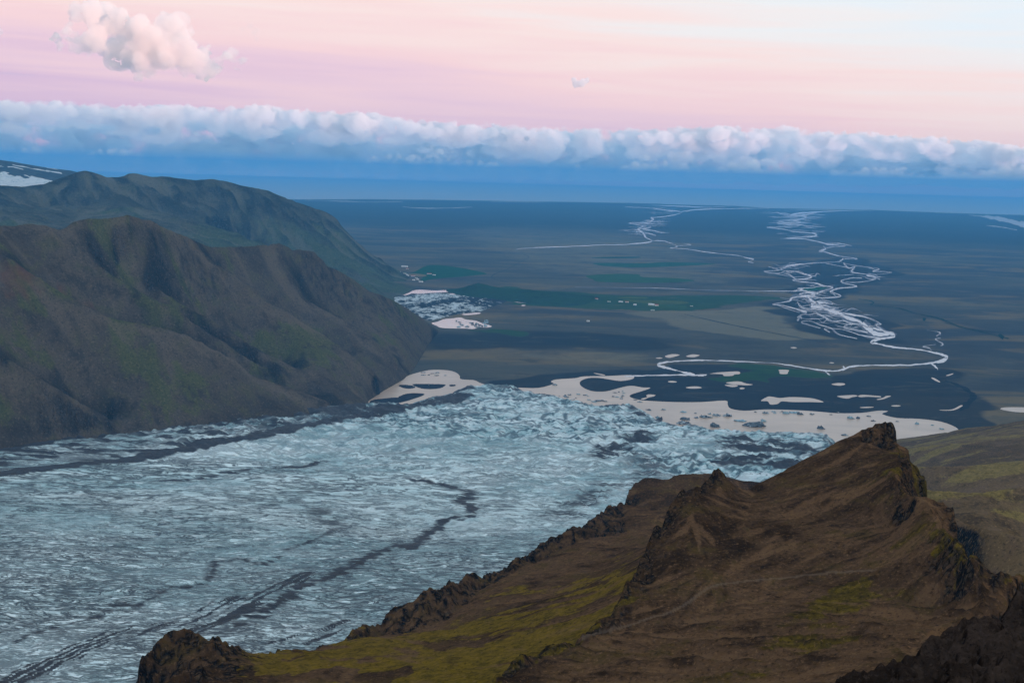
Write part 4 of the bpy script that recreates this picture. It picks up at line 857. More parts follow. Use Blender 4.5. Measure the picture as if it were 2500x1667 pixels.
def fg_moss():
    P = Polar(-21, 16, 430, 1650, .0012, .0034); X, Y = P.X, P.Y
    head = T('D', [(296, 1600, 640), (305, 1568, 660), (322, 1500, 680), (345, 1475), (385, 1445, 700), (405, 1436, 705), (440, 1442, 700), (452, 1456, 690), (480, 1462, 690), (540, 1476, 700), (580, 1490, 720), (625, 1498, 740), (660, 1486, 760), (700, 1486, 770), (712, 1494, 770), (740, 1488, 780)])
    lip = T('D', [(740, 1488, 780), (780, 1478, 790), (840, 1462, 800), (930, 1452, 800), (1010, 1425, 820), (1060, 1385, 860), (1100, 1352, 900), (1180, 1312, 960), (1230, 1285, 1000), (1300, 1258, 1040), (1370, 1232, 1070), (1440, 1222, 1080)])
    crag = T('D', [(776, 1480, 800), (800, 1446, 820), (830, 1424, 835), (870, 1408, 845), (900, 1380, 855), (960, 1362, 870), (985, 1352, 880), (1000, 1352, 880), (1040, 1340, 900), (1060, 1318, 930), (1110, 1310, 950), (1160, 1290, 980), (1200, 1268, 1010), (1240, 1243, 1050), (1260, 1228, 1080), (1300, 1222, 1110), (1345, 1198, 1150), (1362, 1190, 1180), (1395, 1168, 1230), (1412, 1155, 1260), (1430, 1150, 1270)])
    bench = T('D', [(1430, 1152, 1270), (1470, 1162, 1260), (1510, 1166, 1250), (1560, 1162, 1240), (1620, 1165, 1200)])
    bench2 = T('D', [(1345, 1206, 1140), (1420, 1205, 1130), (1480, 1195, 1140), (1540, 1180, 1160)])
    dark = T('D', [(1270, 1235, 1070), (1330, 1228, 1080), (1400, 1230, 1075), (1460, 1224, 1080)])
    darkb = T('D', [(1240, 1275, 1010), (1300, 1256, 1035), (1380, 1245, 1040), (1450, 1228, 1070)])
    green = T('D', [(1426, 1160, 1330), (1432, 1140, 1350), (1442, 1122, 1370), (1452, 1112, 1380), (1470, 1106, 1390), (1478, 1098, 1400), (1530, 1104, 1420), (1548, 1092, 1440), (1590, 1088, 1450), (1640, 1086, 1470), (1700, 1094, 1480), (1740, 1102, 1480), (1800, 1104, 1500), (1860, 1104, 1500)])
    gtop = T('D', [(1480, 1104, 1385), (1560, 1100, 1400), (1620, 1098, 1400)])
    gfoot = T('D', [(1430, 1163, 1290), (1500, 1170, 1290), (1560, 1166, 1290), (1640, 1140, 1350)])
    near = T('D', [(200, 1700, 480), (500, 1700, 520), (800, 1640, 540), (1100, 1600, 530), (1200, 1530, 560), (1320, 1470, 600), (1420, 1400, 640), (1480, 1330, 700), (1520, 1260, 770), (1580, 1200, 860), (1700, 1170, 950), (1900, 1150, 1000)])
    mid = T('D', [(540, 1530, 640), (800, 1520, 650), (1000, 1480, 700), (1150, 1420, 760), (1300, 1340, 860), (1420, 1270, 980)])
    gap = T('D', [(330, 1560, 600), (450, 1530, 610), (560, 1600, 560)])
    L = [head, lip, crag, bench, bench2, dark, darkb, green, gtop, gfoot, near, mid, gap]
    for ln, dr, dz in ((head, 12, 30), (crag, 20, 45), (green, 40, 80)): L.append(back(ln, dr, dz))
    co_ = cutoff(P, head, lip, crag, green)
    Z = P.solve(L, 2, low=(P.R > co_+75, gz(X, Y)-60))
    sl = P.slope(Z); st = sstep(sl, .75, 1.3)
    dlip = seg_dist(X, Y, head); dcg = seg_dist(X, Y, crag); dgr = seg_dist(X, Y, green)
    # rock band between the lip of the slope and the crag tops
    band = inside(X, Y, np.concatenate([lip[:, :2], crag[::-1, :2]]))
    hd = T('D', [(310, 1568, 650), (360, 1500, 670), (400, 1450, 690), (440, 1460, 690), (450, 1520, 650), (420, 1568, 620), (560, 1590, 580), (520, 1540, 610)])
    dh = seg_dist(X, Y, hd[:6])
    rockm = np.maximum.reduce([st, np.where(band, 1.0, 0), 1.3*sstep(dh+12*fbm(X/14, Y/14, 4, 3), 44, 18), sstep(seg_dist(X, Y, T('D', [(1450, 1135, 1340), (1440, 1160, 1320)])), 25, 5)])
    bandn = np.where(band, 1.0, 0)
    for i in range(6):
        p = np.pad(bandn, 1, mode='edge'); bandn = .2*(bandn+p[:-2, 1:-1]+p[2:, 1:-1]+p[1:-1, :-2]+p[1:-1, 2:])
    rr = np.clip(np.maximum(st, np.maximum(bandn, .8*sstep(dh, 30, 10))), 0, 1)
    Z = Z+rr*(9*fbm(X/38, Y/38, 5, 6, .55)+2.0*np.abs(noise2(X/9, Y/9, 66))-3.0)+(1-rr)*(3.0*fbm(X/90, Y/90, 4, 7)+.5*fbm(X/9, Y/9, 3, 12))
    # debris cone in the bench: stripes of the fall line
    g1, raw = downslope_gullies(P, Z, 500, 22, 1.2); Z = Z+(1-rr)*g1
    moss = -.10+.68*sstep(P.R, 1020, 620)+.30*raw+.36*fbm(X/60, Y/60, 4, 4)-.35*bandn
    moss = np.maximum(moss, .12*sstep(seg_dist(X, Y, T('D', [(1460, 1140, 1350), (1560, 1130, 1350), (1620, 1125, 1370)])), 90, 20))
    ed = seg_dist(X, Y, mid); bare = sstep(seg_dist(X, Y, T('D', [(520, 1568, 590), (640, 1545, 610), (760, 1540, 620), (860, 1560, 600)]))+14*fbm(X/20, Y/20, 4, 1), 22, 8)
    moss = moss-.9*bare-.9*sstep(dh+10*fbm(X/10, Y/10, 3, 31), 42, 14)
    m = mat_hill('mossy_slope', FG_COLS, FG_ROCK, FG_MOSS, .8, .30, (.42, .58), 1.6)
    return P.build('hillside', Z, m, {'moss': moss, 'rock': np.clip(rockm, 0, 1)*sstep(ridged(X/12, Y/12, 3, 44, .6), .8, 1.25), 'rill': raw*.6*(1-rr), 'trail': 0*Z, 'rust': 0*Z}, keep=(P.R < co_+70) & (co_ > 0))
tag(fg_moss(), 'yellow green mossy slope with dark cliffs dropping to the glacier', kind='structure')

TRAIL = [('D', [(2010, 1311), (1960, 1313), (1900, 1317), (1800, 1328), (1760, 1331), (1700, 1337), (1650, 1343), (1620, 1355), (1600, 1371), (1580, 1385), (1560, 1397), (1530, 1410), (1500, 1418), (1460, 1432), (1400, 1450), (1340, 1462)])]
def fg_peak():
    P = Polar(-3, 27, 330, 1150, .00095, .0024); X, Y = P.X, P.Y
    far = T('z8', [(-600, 900, 800), (-450, 840, 800), (-250, 730, 800), (0, 600, 805), (200, 490), (400, 390, 820), (560, 300), (700, 230, 830), (800, 172), (860, 150, 835), (950, 124), (1000, 120), (1060, 114, 838), (1110, 118), (1140, 132, 838)])
    blk = T('z8', [(800, 300, 815), (880, 325, 812), (960, 358, 808), (1040, 385, 803), (1080, 388, 800), (1140, 360, 806), (1160, 318, 826), (1220, 318, 826), (1258, 360, 818), (1268, 400, 806)])
    shoulder = T('z8', [(-600, 960, 770), (-300, 860, 775), (-100, 740, 780), (100, 620, 785), (400, 480, 795), (600, 400, 800), (760, 340, 806), (830, 320, 806), (900, 326, 803), (960, 356), (1040, 388, 796), (1150, 378, 793), (1240, 412, 786), (1330, 452, 778), (1400, 512, 768), (1436, 580, 758), (1444, 640, 752)])
    clifft = T('z8', [(1180, 560, 742), (1230, 480, 756), (1250, 430, 776)])
    cliffb = T('z8', [(1060, 560, 738), (1140, 690, 712), (1220, 760, 700), (1300, 792, 694), (1390, 790, 696)])
    redge = T('z8', [(1400, 785, 700), (1450, 790, 702), (1530, 832, 696), (1560, 880, 690), (1610, 910, 686), (1680, 945, 680), (1706, 1000, 668), (1735, 1090, 650), (1742, 1140, 640), (1710, 1240, 618), (1745, 1290, 610), (1850, 1372, 600), (1895, 1480, 585), (2000, 1545, 580), (2120, 1580, 580), (2352, 1585, 590), (2700, 1570, 590)])
    rin = T('z8', [(1300, 830, 680), (1450, 950, 660), (1560, 1080, 636), (1620, 1180, 618), (1760, 1320, 598), (1900, 1500, 575)])
    notch = T('D', [(1690, 1108, 770), (1710, 1116, 772), (1730, 1120, 776), (1760, 1108, 784), (1800, 1088, 790)])
    spk = T('D', [(1580, 1124, 736), (1600, 1118, 745), (1622, 1096, 758), (1634, 1084, 764), (1644, 1076, 766), (1652, 1072, 768), (1664, 1086, 768), (1676, 1098, 768), (1690, 1108, 770)])
    sedge = T('D', [(1570, 1128, 730), (1548, 1150, 720), (1530, 1172, 706), (1520, 1195, 696), (1505, 1218, 686), (1490, 1240, 676), (1475, 1262, 664), (1466, 1290, 650), (1455, 1316, 638), (1448, 1345, 622), (1425, 1370, 606), (1398, 1402, 590), (1372, 1426, 576), (1340, 1442, 566), (1290, 1466, 552), (1230, 1492, 536), (1180, 1516, 522), (1150, 1532, 514), (1128, 1568, 500), (1100, 1620, 480)])
    inn = T('D', [(1622, 1110, 748), (1600, 1150, 716), (1575, 1200, 686), (1545, 1255, 660), (1530, 1300, 640), (1500, 1345, 618), (1440, 1400, 590), (1350, 1458, 556), (1200, 1530, 516)])
    # face and the valley in front of it
    face1 = T('D', [(1560, 1440, 570), (1700, 1380, 600), (1900, 1360, 605), (2100, 1380, 590), (2200, 1400, 580)])
    face2 = T('D', [(1640, 1230, 680), (1800, 1200, 700), (1950, 1190, 706), (2060, 1220, 680)])
    val = T('D', [(1100, 1640, 470), (1300, 1620, 474), (1500, 1610, 476), (1650, 1580, 482), (1760, 1545, 492), (1880, 1500, 506), (2000, 1468, 520), (2150, 1438, 532), (2352, 1400, 552), (2600, 1380, 560)])
    nearr = T('D', [(1500, 1720, 430), (1800, 1620, 440), (2000, 1560, 440), (2200, 1500, 450), (2352, 1460, 460), (2600, 1420, 470)])
    nb = T('D', [(1700, 1780, 380), (2100, 1680, 380), (2600, 1600, 380)])
    L = [far, blk, shoulder, clifft, cliffb, redge, rin, notch, spk, sedge, inn, face1, face2, val, nearr, nb]
    for ln, dr, dz in ((far, 22, 25), (spk, 20, 30), (notch, 30, 20), (sedge, 26, 34), (redge, 22, 26), (shoulder[-4:], 16, 40)):
        L.append(back(ln, dr, dz))
    co_ = cutoff(P, far, spk, notch, sedge, redge, shoulder[-4:])
    Z = P.solve(L, 2, low=(P.R > co_+75, 380))
    sl = P.slope(Z); st = sstep(sl, 1.0, 1.6)
    dS = np.minimum(seg_dist(X, Y, sedge[:18]), seg_dist(X, Y, spk[:7]))
    rk = np.maximum.reduce([st, .9*sstep(dS+9*fbm(X/12, Y/12, 4, 3), 16, 4), .95*sstep(seg_dist(X, Y, redge[:14])+8*fbm(X/12, Y/12, 4, 5), 15, 3),
                            np.where(inside(X, Y, np.concatenate([clifft[::-1, :2], shoulder[-6:, :2], cliffb[::-1][:4, :2]])), 1.0, 0), np.where(inside(X, Y, np.concatenate([far[8:, :2], blk[::-1, :2]])), 1., 0)])
    rs = rk.copy()
    for i in range(3):
        p = np.pad(rs, 1, mode='edge'); rs = .2*(rs+p[:-2, 1:-1]+p[2:, 1:-1]+p[1:-1, :-2]+p[1:-1, 2:])
    sky = np.minimum(seg_dist(X, Y, far[:10]), 40)/40
    Z = Z+rs*(6*fbm(X/24, Y/24, 5, 6, .55)+1.6*np.abs(noise2(X/6, Y/6, 66))-2.2)+(1-rs)*sky*(1.8*fbm(X/60, Y/60, 4, 7)+.35*fbm(X/6, Y/6, 3, 12))
    g1, raw = downslope_gullies(P, Z, 600, 16, 1.0)
    low = sstep(P.R, 640, 520)*sstep(P.R, 470, 500)
    Z = Z+(1-rs)*g1*(1+4.5*low)
    tr = np.zeros_like(X)
    # the trail is dug where the photo's path crosses the face
    dth = P.th[1]-P.th[0]; dl = P.lr[1]-P.lr[0]
    trail_xy = []
    for tile, pts in TRAIL:
        for (u, v) in resample(S(tile, pts), 3.0):
            d = rays(np.array([[u, v]]))[0]; h = math.hypot(d[0], d[1]); az = math.atan2(d[0], d[1]); j = int(round((az-P.th[0])/dth))
            if not 0 <= j < P.nc: continue
            col = Z[:, j]; zz = HC+P.R[:, j]*d[2]/h; hit = np.nonzero((col > zz) & (P.R[:, j] > 470))[0]
            if len(hit): trail_xy.append((X[hit[0], j], Y[hit[0], j]))
    if len(trail_xy) > 3:
        txy = np.array(trail_xy); dt = np.full(X.shape, 1e9)
        ok = (P.R > 450) & (P.R < 720)
        dd = seg_dist(X[ok], Y[ok], txy) ; dt[ok] = dd; tr = .5*sstep(dt, 1.1, .45)
    moss = -.12+.30*fbm(X/70, Y/70, 4, 4)+.16*raw*(1+low)
    gly = T('D', [(1960, 1340, 600), (1930, 1380, 590), (1900, 1420, 565), (1860, 1470, 530)]); moss += .4*sstep(seg_dist(X, Y, gly)+10*fbm(X/12, Y/12, 3, 2), 26, 4)
    for a in (redge[8:], cliffb[:3], shoulder[12:16], sedge[-10:]): moss += .5*sstep(seg_dist(X, Y, a)+7*fbm(X/9, Y/9, 3, 2), 14, 2)
    m = mat_hill('peak_scree', FG_COLS, FG_ROCK, ((.040, .030, .004), (.120, .084, .005)), .62, .46, (.5, .66), 1.2)
    return P.build('rocky_hill', Z, m, {'moss': moss, 'rock': np.clip(rk, 0, 1)*sstep(ridged(X/8, Y/8, 3, 44, .6), .75, 1.25), 'rill': raw*(1-rs), 'trail': tr, 'rust': 0*Z}, keep=(P.R < co_+70) & (co_ > 0))
tag(fg_peak(), 'dark brown foreground hill with a rocky knob and a thin footpath', kind='structure')

def outcrop():
    P = Polar(8, 30, 28, 180, .0014, .006); X, Y = P.X, P.Y
    top = T('D', [(1880, 1620, 84), (1925, 1568, 88), (1960, 1548, 92), (2000, 1540, 95), (2060, 1502, 100), (2100, 1492, 104), (2150, 1462, 110), (2190, 1446, 114), (2230, 1424, 120), (2270, 1412, 124), (2300, 1390, 130), (2330, 1384, 133), (2352, 1378, 136), (2450, 1350, 145), (2700, 1330, 150)])
    nr = T('D', [(1900, 1800, 50), (2100, 1720, 56), (2352, 1640, 62), (2700, 1600, 66)])
    L = [top, nr, back(top, 4, 3), back(top, 12, 26), back(top, 30, 60)]
    nn = T('D', [(1800, 2000, 36), (2700, 1900, 36)]); L.append(nn)
    Z = P.solve(L, 1)
    Z = Z+2.6*fbm(X/9, Y/9, 5, 6, .5)+1.3*np.abs(noise2(X/2.6, Y/2.6, 16))+.7*np.abs(noise2(X/1.1, Y/1.1, 18))+.35*np.abs(noise2(X/.5, Y/.5, 19))-1.2
    m = mat_hill('dark_lava', ((.022, .016, .013), (.036, .026, .021), (.05, .036, .028)), ((.016, .012, .010), (.05, .038, .032)), ((.070, .056, .020), (.10, .08, .04)), .11, .12, (.25, .5), .25)
    moss = .55*sstep(seg_dist(X, Y, top)+3*fbm(X/3, Y/3, 4, 2), 7, 1)-.35
    return P.build('rock_outcrop', Z, m, {'moss': moss, 'rock': 0*Z, 'rill': 0*Z, 'trail': 0*Z, 'rust': 0*Z}, keep=Z > 780)
tag(outcrop(), 'rough dark lava outcrop in the lower right corner', kind='structure')
def ico(sub):
    import bmesh
    bm = bmesh.new(); bmesh.ops.create_icosphere(bm, subdivisions=sub, radius=1.0)
    v = np.array([x.co[:] for x in bm.verts]); f = np.array([[y.index for y in x.verts] for x in bm.faces]); bm.free(); return v, f
ICO = ico(2)
# ------------------------------------------------------------------ icebergs
def berg_mat(name, ice, dirt, amt):
    m, w = newmat(name); pos, nrm = geo(w)
    n = w.noise(pos, 1/9, 5, .65, .5); n2 = w.noise(w.mapping(pos, (1/6, 1/6, 1/2.2)), 1, 4, .7, .6)
    f = w.smooth(w.math('ADD', n, w.math('MULTIPLY', n2, .5)), .95-amt*.5, .80-amt*.5)
    finish(w, w.mix(f, dirt, ice), .6, n2, .8, 1.5, .4); return m
BM_D = berg_mat('dirty_ice', (.34, .42, .46), (.045, .052, .060), .25); BM_M = berg_mat('streaked_ice', (.52, .62, .66), (.07, .09, .105), .55); BM_W = berg_mat('clean_ice', (.68, .77, .80), (.25, .38, .44), .8)
ICO3 = ico(3)
def berg(lab, tile, x, y, wpx, hpx, mat, seed, group=None, name='iceberg', peak=0.0):
    p = onz(S(tile, [(x, y)]), 1.2)[0]; r = math.hypot(p[0], p[1]); s_ = OFF[tile][2]; px = r/F/s_
    W = wpx*px/2; H = max(hpx*px, 1.5); D = W*(.55+.25*((seed*37) % 10)/10)
    v, f = ICO3; a = v.copy(); sd = seed*11.3
    n = fbm(a[:, 0]*1.6+sd, a[:, 1]*1.6+a[:, 2]*1.3, 4, seed); n2 = np.abs(noise3(a[:, 0]*2.7+sd, a[:, 1]*2.7, a[:, 2]*2.7, seed))
    k = 1+.42*n-.55*n2
    q = a*k[:, None]
    zz = np.clip(q[:, 2], -.15, None)
    lean = np.exp(-((q[:, 0]+.45)**2+q[:, 1]**2)*5)*peak
    hh = (.42+.5*fbm(q[:, 0]*2+sd, q[:, 1]*2, 3, seed+3)+lean*1.6)
    co = np.stack([q[:, 0]*W, q[:, 1]*D, np.where(zz > 0, np.clip(zz, 0, 1)*H*np.clip(hh+.35, .18, 2.2), zz*4)], 1)
    az = math.atan2(p[0], p[1]); c, s2 = math.cos(-az), math.sin(-az)
    co = np.stack([co[:, 0]*c-co[:, 1]*s2, co[:, 0]*s2+co[:, 1]*c, co[:, 2]], 1)
    o = mesh_np(name, co, f, mat, smooth=False); o.location = (p[0], p[1], 1.1)
    return tag(o, lab, 'iceberg' if name == 'iceberg' else 'ice floe', group)
bergs = [
    ('dark rounded iceberg nearest the glacier front on the open lagoon', 1240, 604, 130, 34, BM_D), ('pale streaked berg with a sharp peak in mid lagoon', 1552, 632, 112, 36, BM_M),
    ('longest striped grey berg on the lagoon', 1925, 624, 230, 48, BM_M), ('white slab left above the longest berg', 1798, 580, 116, 20, BM_W), ('small white block right above the longest berg', 2013, 584, 60, 30, BM_W),
    ('grey berg just above the dark rounded berg', 1265, 564, 102, 26, BM_M), ('flat dark berg above and right of the dark rounded berg', 1455, 544, 106, 28, BM_D),
    ('small dark chunk between the two dark bergs', 1373, 550, 46, 18, BM_D), ('dark berg left of the pair below the gravel point', 1565, 528, 84, 26, BM_D), ('dark berg right of the pair below the gravel point', 1670, 532, 88, 32, BM_D),
    ('low dark floe alone off the gravel spit', 1058, 472, 52, 16, BM_D), ('thin white floe right of the lone dark floe', 1244, 494, 68, 14, BM_W), ('tiny dark floe above the flat dark berg', 1362, 505, 32, 12, BM_D),
    ('tiny white floe above the flat dark berg', 1500, 512, 34, 16, BM_W), ('small dark floe by the far gravel shore', 2034, 505, 64, 24, BM_D), ('pale floe beside the dark floe at the far shore', 2110, 490, 50, 10, BM_W)]
for k, (lab, x, y, w_, h_, mt) in enumerate(bergs): berg(lab, 'z5', x, y, w_, h_, mt, 20+k, 'icebergs on the lagoon', peak=.3 if 'peak' in lab else 0)
z8b = [('bluish berg just left of the rocky knob on the water', 405, 182, 66, 34, BM_M), ('dark thin floe nearest the slope of the knob', 636, 244, 80, 16, BM_D), ('white block with dark top above the knob', 690, 84, 62, 28, BM_W), ('grey block touching the white block above the knob', 762, 84, 44, 22, BM_M),
       ('dark flat floe between the blocks and the knob', 866, 64, 44, 12, BM_D), ('grey flat floe just above the knob crest', 908, 108, 46, 12, BM_M), ('white berg in the right end of the lagoon', 1326, 138, 42, 22, BM_W), ('thin white floe near the right shore', 1564, 186, 42, 14, BM_W),
       ('small white floe between the two right end bergs', 1475, 150, 30, 10, BM_W), ('small dark floe right of the knob crest', 1138, 114, 28, 12, BM_D), ('white chunk at the left end of the far shore ice row', 70, 38, 60, 26, BM_W), ('dark chunk in the middle of the far shore ice row', 205, 44, 70, 26, BM_M),
       ('long pale chunk of the far shore ice row', 140, 30, 90, 18, BM_W), ('dark chunk at the right end of the far shore ice row', 316, 44, 36, 16, BM_D)]
for k, (lab, x, y, w_, h_, mt) in enumerate(z8b): berg(lab, 'z8', x, y, w_, h_, mt, 60+k, 'icebergs on the lagoon')
rg = np.random.default_rng(77); FL = 'small ice floe drifting on the lagoon off the glacier front'
for k in range(30):
    x, y = rg.uniform(60, 820), rg.uniform(290, 400); 
    if 700 < x and y < 330 or 250 < x < 560 and y < 310: continue
    berg(FL, 'z5', x, y, rg.uniform(16, 46), rg.uniform(6, 13), (BM_D, BM_M, BM_W)[k % 3], 100+k, 'small floes off the glacier front', 'ice_floe')
for k, (x, y, w_, h_) in enumerate([(20, 236, 50, 20), (130, 350, 50, 12), (432, 386, 72, 16), (500, 392, 40, 10), (830, 398, 50, 12), (20, 372, 70, 26)]):
    berg('dark ice lump close to the glacier front on the left arm of the lagoon', 'z5', x, y, w_, h_, BM_D, 150+k, 'dark lumps off the glacier front', 'ice_floe')
for k in range(22): berg('ice lump crowding the largest pink tarn', 'z3', rg.uniform(820, 1130), rg.uniform(720, 788), rg.uniform(14, 50), rg.uniform(8, 18), (BM_D, BM_M, BM_W)[k % 3] if k % 4 else BM_D, 170+k, 'ice in the pink tarn', 'ice_floe')
for k in range(26):
    x = rg.uniform(480, 1500); y = 1130+.008*(x-1000)+abs(rg.normal())*9
    if x > 1000: berg('small ice scrap along the far gravel shore of the lagoon', 2, x, y+6, rg.uniform(6, 20), rg.uniform(3, 7), (BM_D, BM_M, BM_W)[k % 3], 200+k, 'ice scraps along the far shore', 'ice_floe')
for k in range(9): berg('thin ice scrap in the left lobe of the lagoon', 'z3', rg.uniform(500, 800), rg.uniform(1212, 1242), rg.uniform(24, 60), rg.uniform(5, 10), BM_D, 240+k, 'ice scraps in the left lobe', 'ice_floe')
# debris islands off the left part of the snout
ISL = mat_flat('island_debris', (.026, .029, .036), .4, (1/14, 1/9, 1/9))
def island(lab, tile, pts, h):
    uv = smooth_line(S(tile, pts), 6, True); p = onz(uv, 0); c = p.mean(0); n = len(p); rings = [1.0, .8, .55, .28, .05]; C = []
    for k, t in enumerate(rings):
        q = c+(p-c)*t; z = h*(1-t**2)*(.8+.6*noise2(q[:, 0]/15, q[:, 1]/15, 3)); C.append(np.stack([q[:, 0], q[:, 1], np.where(k == 0, .2, 1.3+z)], 1))
    co = np.concatenate(C); f = []
    for k in range(len(rings)-1):
        for i in range(n): j = (i+1) % n; f.append((k*n+i, k*n+j, (k+1)*n+j, (k+1)*n+i))
    return tag(mesh_np('debris_island', co, f, ISL), lab, 'island', 'debris islands')
island('flat dark debris island farthest left off the snout', 3, [(1826, 172), (1850, 168), (1895, 172), (1912, 182), (1880, 188), (1850, 184)], 4)
island('long dark debris island in the middle off the snout', 3, [(1888, 168), (1920, 164), (1990, 166), (2052, 168), (2030, 184), (1980, 190), (1930, 186)], 6)
island('small dark debris island right of the long one', 3, [(2062, 170), (2090, 168), (2094, 174), (2070, 177)], 3)
island('jagged dark debris island next to the shore of the left lobe', 3, [(1690, 250), (1720, 236), (1790, 238), (1830, 232), (1860, 212), (1910, 205), (1960, 212), (1900, 236), (1840, 252), (1760, 262)], 6)

# ------------------------------------------------------------------ farmhouses
def hmat(name, col): 
    m, w = newmat(name); pos, nrm = geo(w); n = w.noise(pos, .4, 4, .6); finish(w, w.mix(n, tuple(c*.85 for c in col), col), .8); return m
HW = hmat('white_wall', (.80, .80, .78)); HR = [hmat('red_roof', (.30, .06, .04)), hmat('grey_roof', (.62, .64, .66)), hmat('green_roof', (.06, .14, .08))]; HG = hmat('window_glass', (.03, .04, .05)); HD = hmat('door_paint', (.20, .05, .03))
def boxm(name, x0, x1, y0, y1, z0, z1, mat, parent):
    co = [(x, y, z) for z in (z0, z1) for y in (y0, y1) for x in (x0, x1)]
    return mesh_np(name, co, [(0, 2, 3, 1), (4, 5, 7, 6), (0, 1, 5, 4), (1, 3, 7, 5), (3, 2, 6, 7), (2, 0, 4, 6)], mat, smooth=False, parent=parent)
def house(lab, tile, x, y, L, D, h, rz, roof, group, name='farmhouse'):
    p = onz(S(tile, [(x, y)]), 0)[0]
    e = bpy.data.objects.new(name, None); COL.objects.link(e); e.location = (p[0], p[1], .6); e.rotation_euler = (0, 0, rz)
    boxm('wall', -L/2, L/2, -D/2, D/2, 0, h, HW, e)
    rh = D*.38; o_ = .5
    co = [(-L/2-o_, -D/2-o_, h-.1), (L/2+o_, -D/2-o_, h-.1), (L/2+o_, D/2+o_, h-.1), (-L/2-o_, D/2+o_, h-.1), (-L/2-o_, 0, h+rh), (L/2+o_, 0, h+rh)]
    me = bpy.data.meshes.new('roof'); me.from_pydata(co, [], [(0, 1, 5, 4), (2, 3, 4, 5), (0, 4, 3), (1, 2, 5), (3, 2, 1, 0)]); me.materials.append(HR[roof]); r = bpy.data.objects.new('roof', me); COL.objects.link(r); r.parent = e
    boxm('door', -L*.05, L*.05, -D/2-.06, -D/2+.05, .02, min(2.2, h*.8), HD, e)
    for k in (-.33, -.18, .2, .36): boxm('window', L*k-.7, L*k+.7, -D/2-.05, -D/2+.05, h*.35, h*.7, HG, e)
    tag(e, lab, 'house', group)
hs = [('long white barn farthest up the slope of the first farm', 345, 204, 62, 16, 7), ('white house right under the highest barn', 370, 224, 24, 12, 6), ('white house at the left end of the first farm row', 294, 257, 24, 12, 6), ('white house left of the tan hayfield', 345, 268, 30, 12, 6),
      ('small white house at the upper corner of the tan hayfield', 368, 282, 18, 10, 5), ('white house under the tan hayfield, left of the row', 374, 292, 20, 10, 5), ('white barn directly below the tan hayfield', 426, 294, 34, 13, 6), ('white house below the barn, middle of the row', 432, 332, 22, 11, 5),
      ('white house right of the middle of the row', 456, 312, 24, 11, 6), ('dark roofed house above the last house of the row', 470, 326, 22, 11, 5), ('white house at the right end of the row by the road', 502, 350, 30, 12, 6), ('pink roofed barn on the field track', 580, 272, 40, 12, 5), ('small shed at the far end of the field track', 628, 284, 26, 10, 5), ('tiny house last but one of the row', 486, 344, 16, 10, 5)]
for k, (lab, x, y, L, D, h) in enumerate(hs): house(lab, 'z3', x, y, L, D, h, (k*.37) % .6-.3, (1, 0, 1, 2, 1)[k % 5], 'houses of the farm at the mountain foot')
hs2 = [('long white barn of the second farm in the plain', 640, 650, 40, 16, 7), ('white shed right of the long barn of the second farm', 664, 652, 24, 14, 6), ('white house below the barns of the second farm', 646, 674, 26, 12, 6), ('white house left of the olive field strip', 565, 650, 20, 11, 6), ('white house at the far left of the second farm', 388, 623, 22, 11, 6),
       ('row end house left under the yellow strip', 446, 634, 24, 10, 5), ('house between the row end and the yellow strip', 500, 636, 30, 10, 5), ('house close under the yellow strip', 528, 637, 24, 10, 5), ('lone white house right of the green field', 825, 655, 20, 11, 5), ('tiny lone house below the dark heath', 350, 725, 18, 10, 5)]
for k, (lab, x, y, L, D, h) in enumerate(hs2): house(lab, 2, x, y, L, D, h, (k*.41) % .6-.3, (1, 0, 2)[k % 3], 'houses of the second farm')
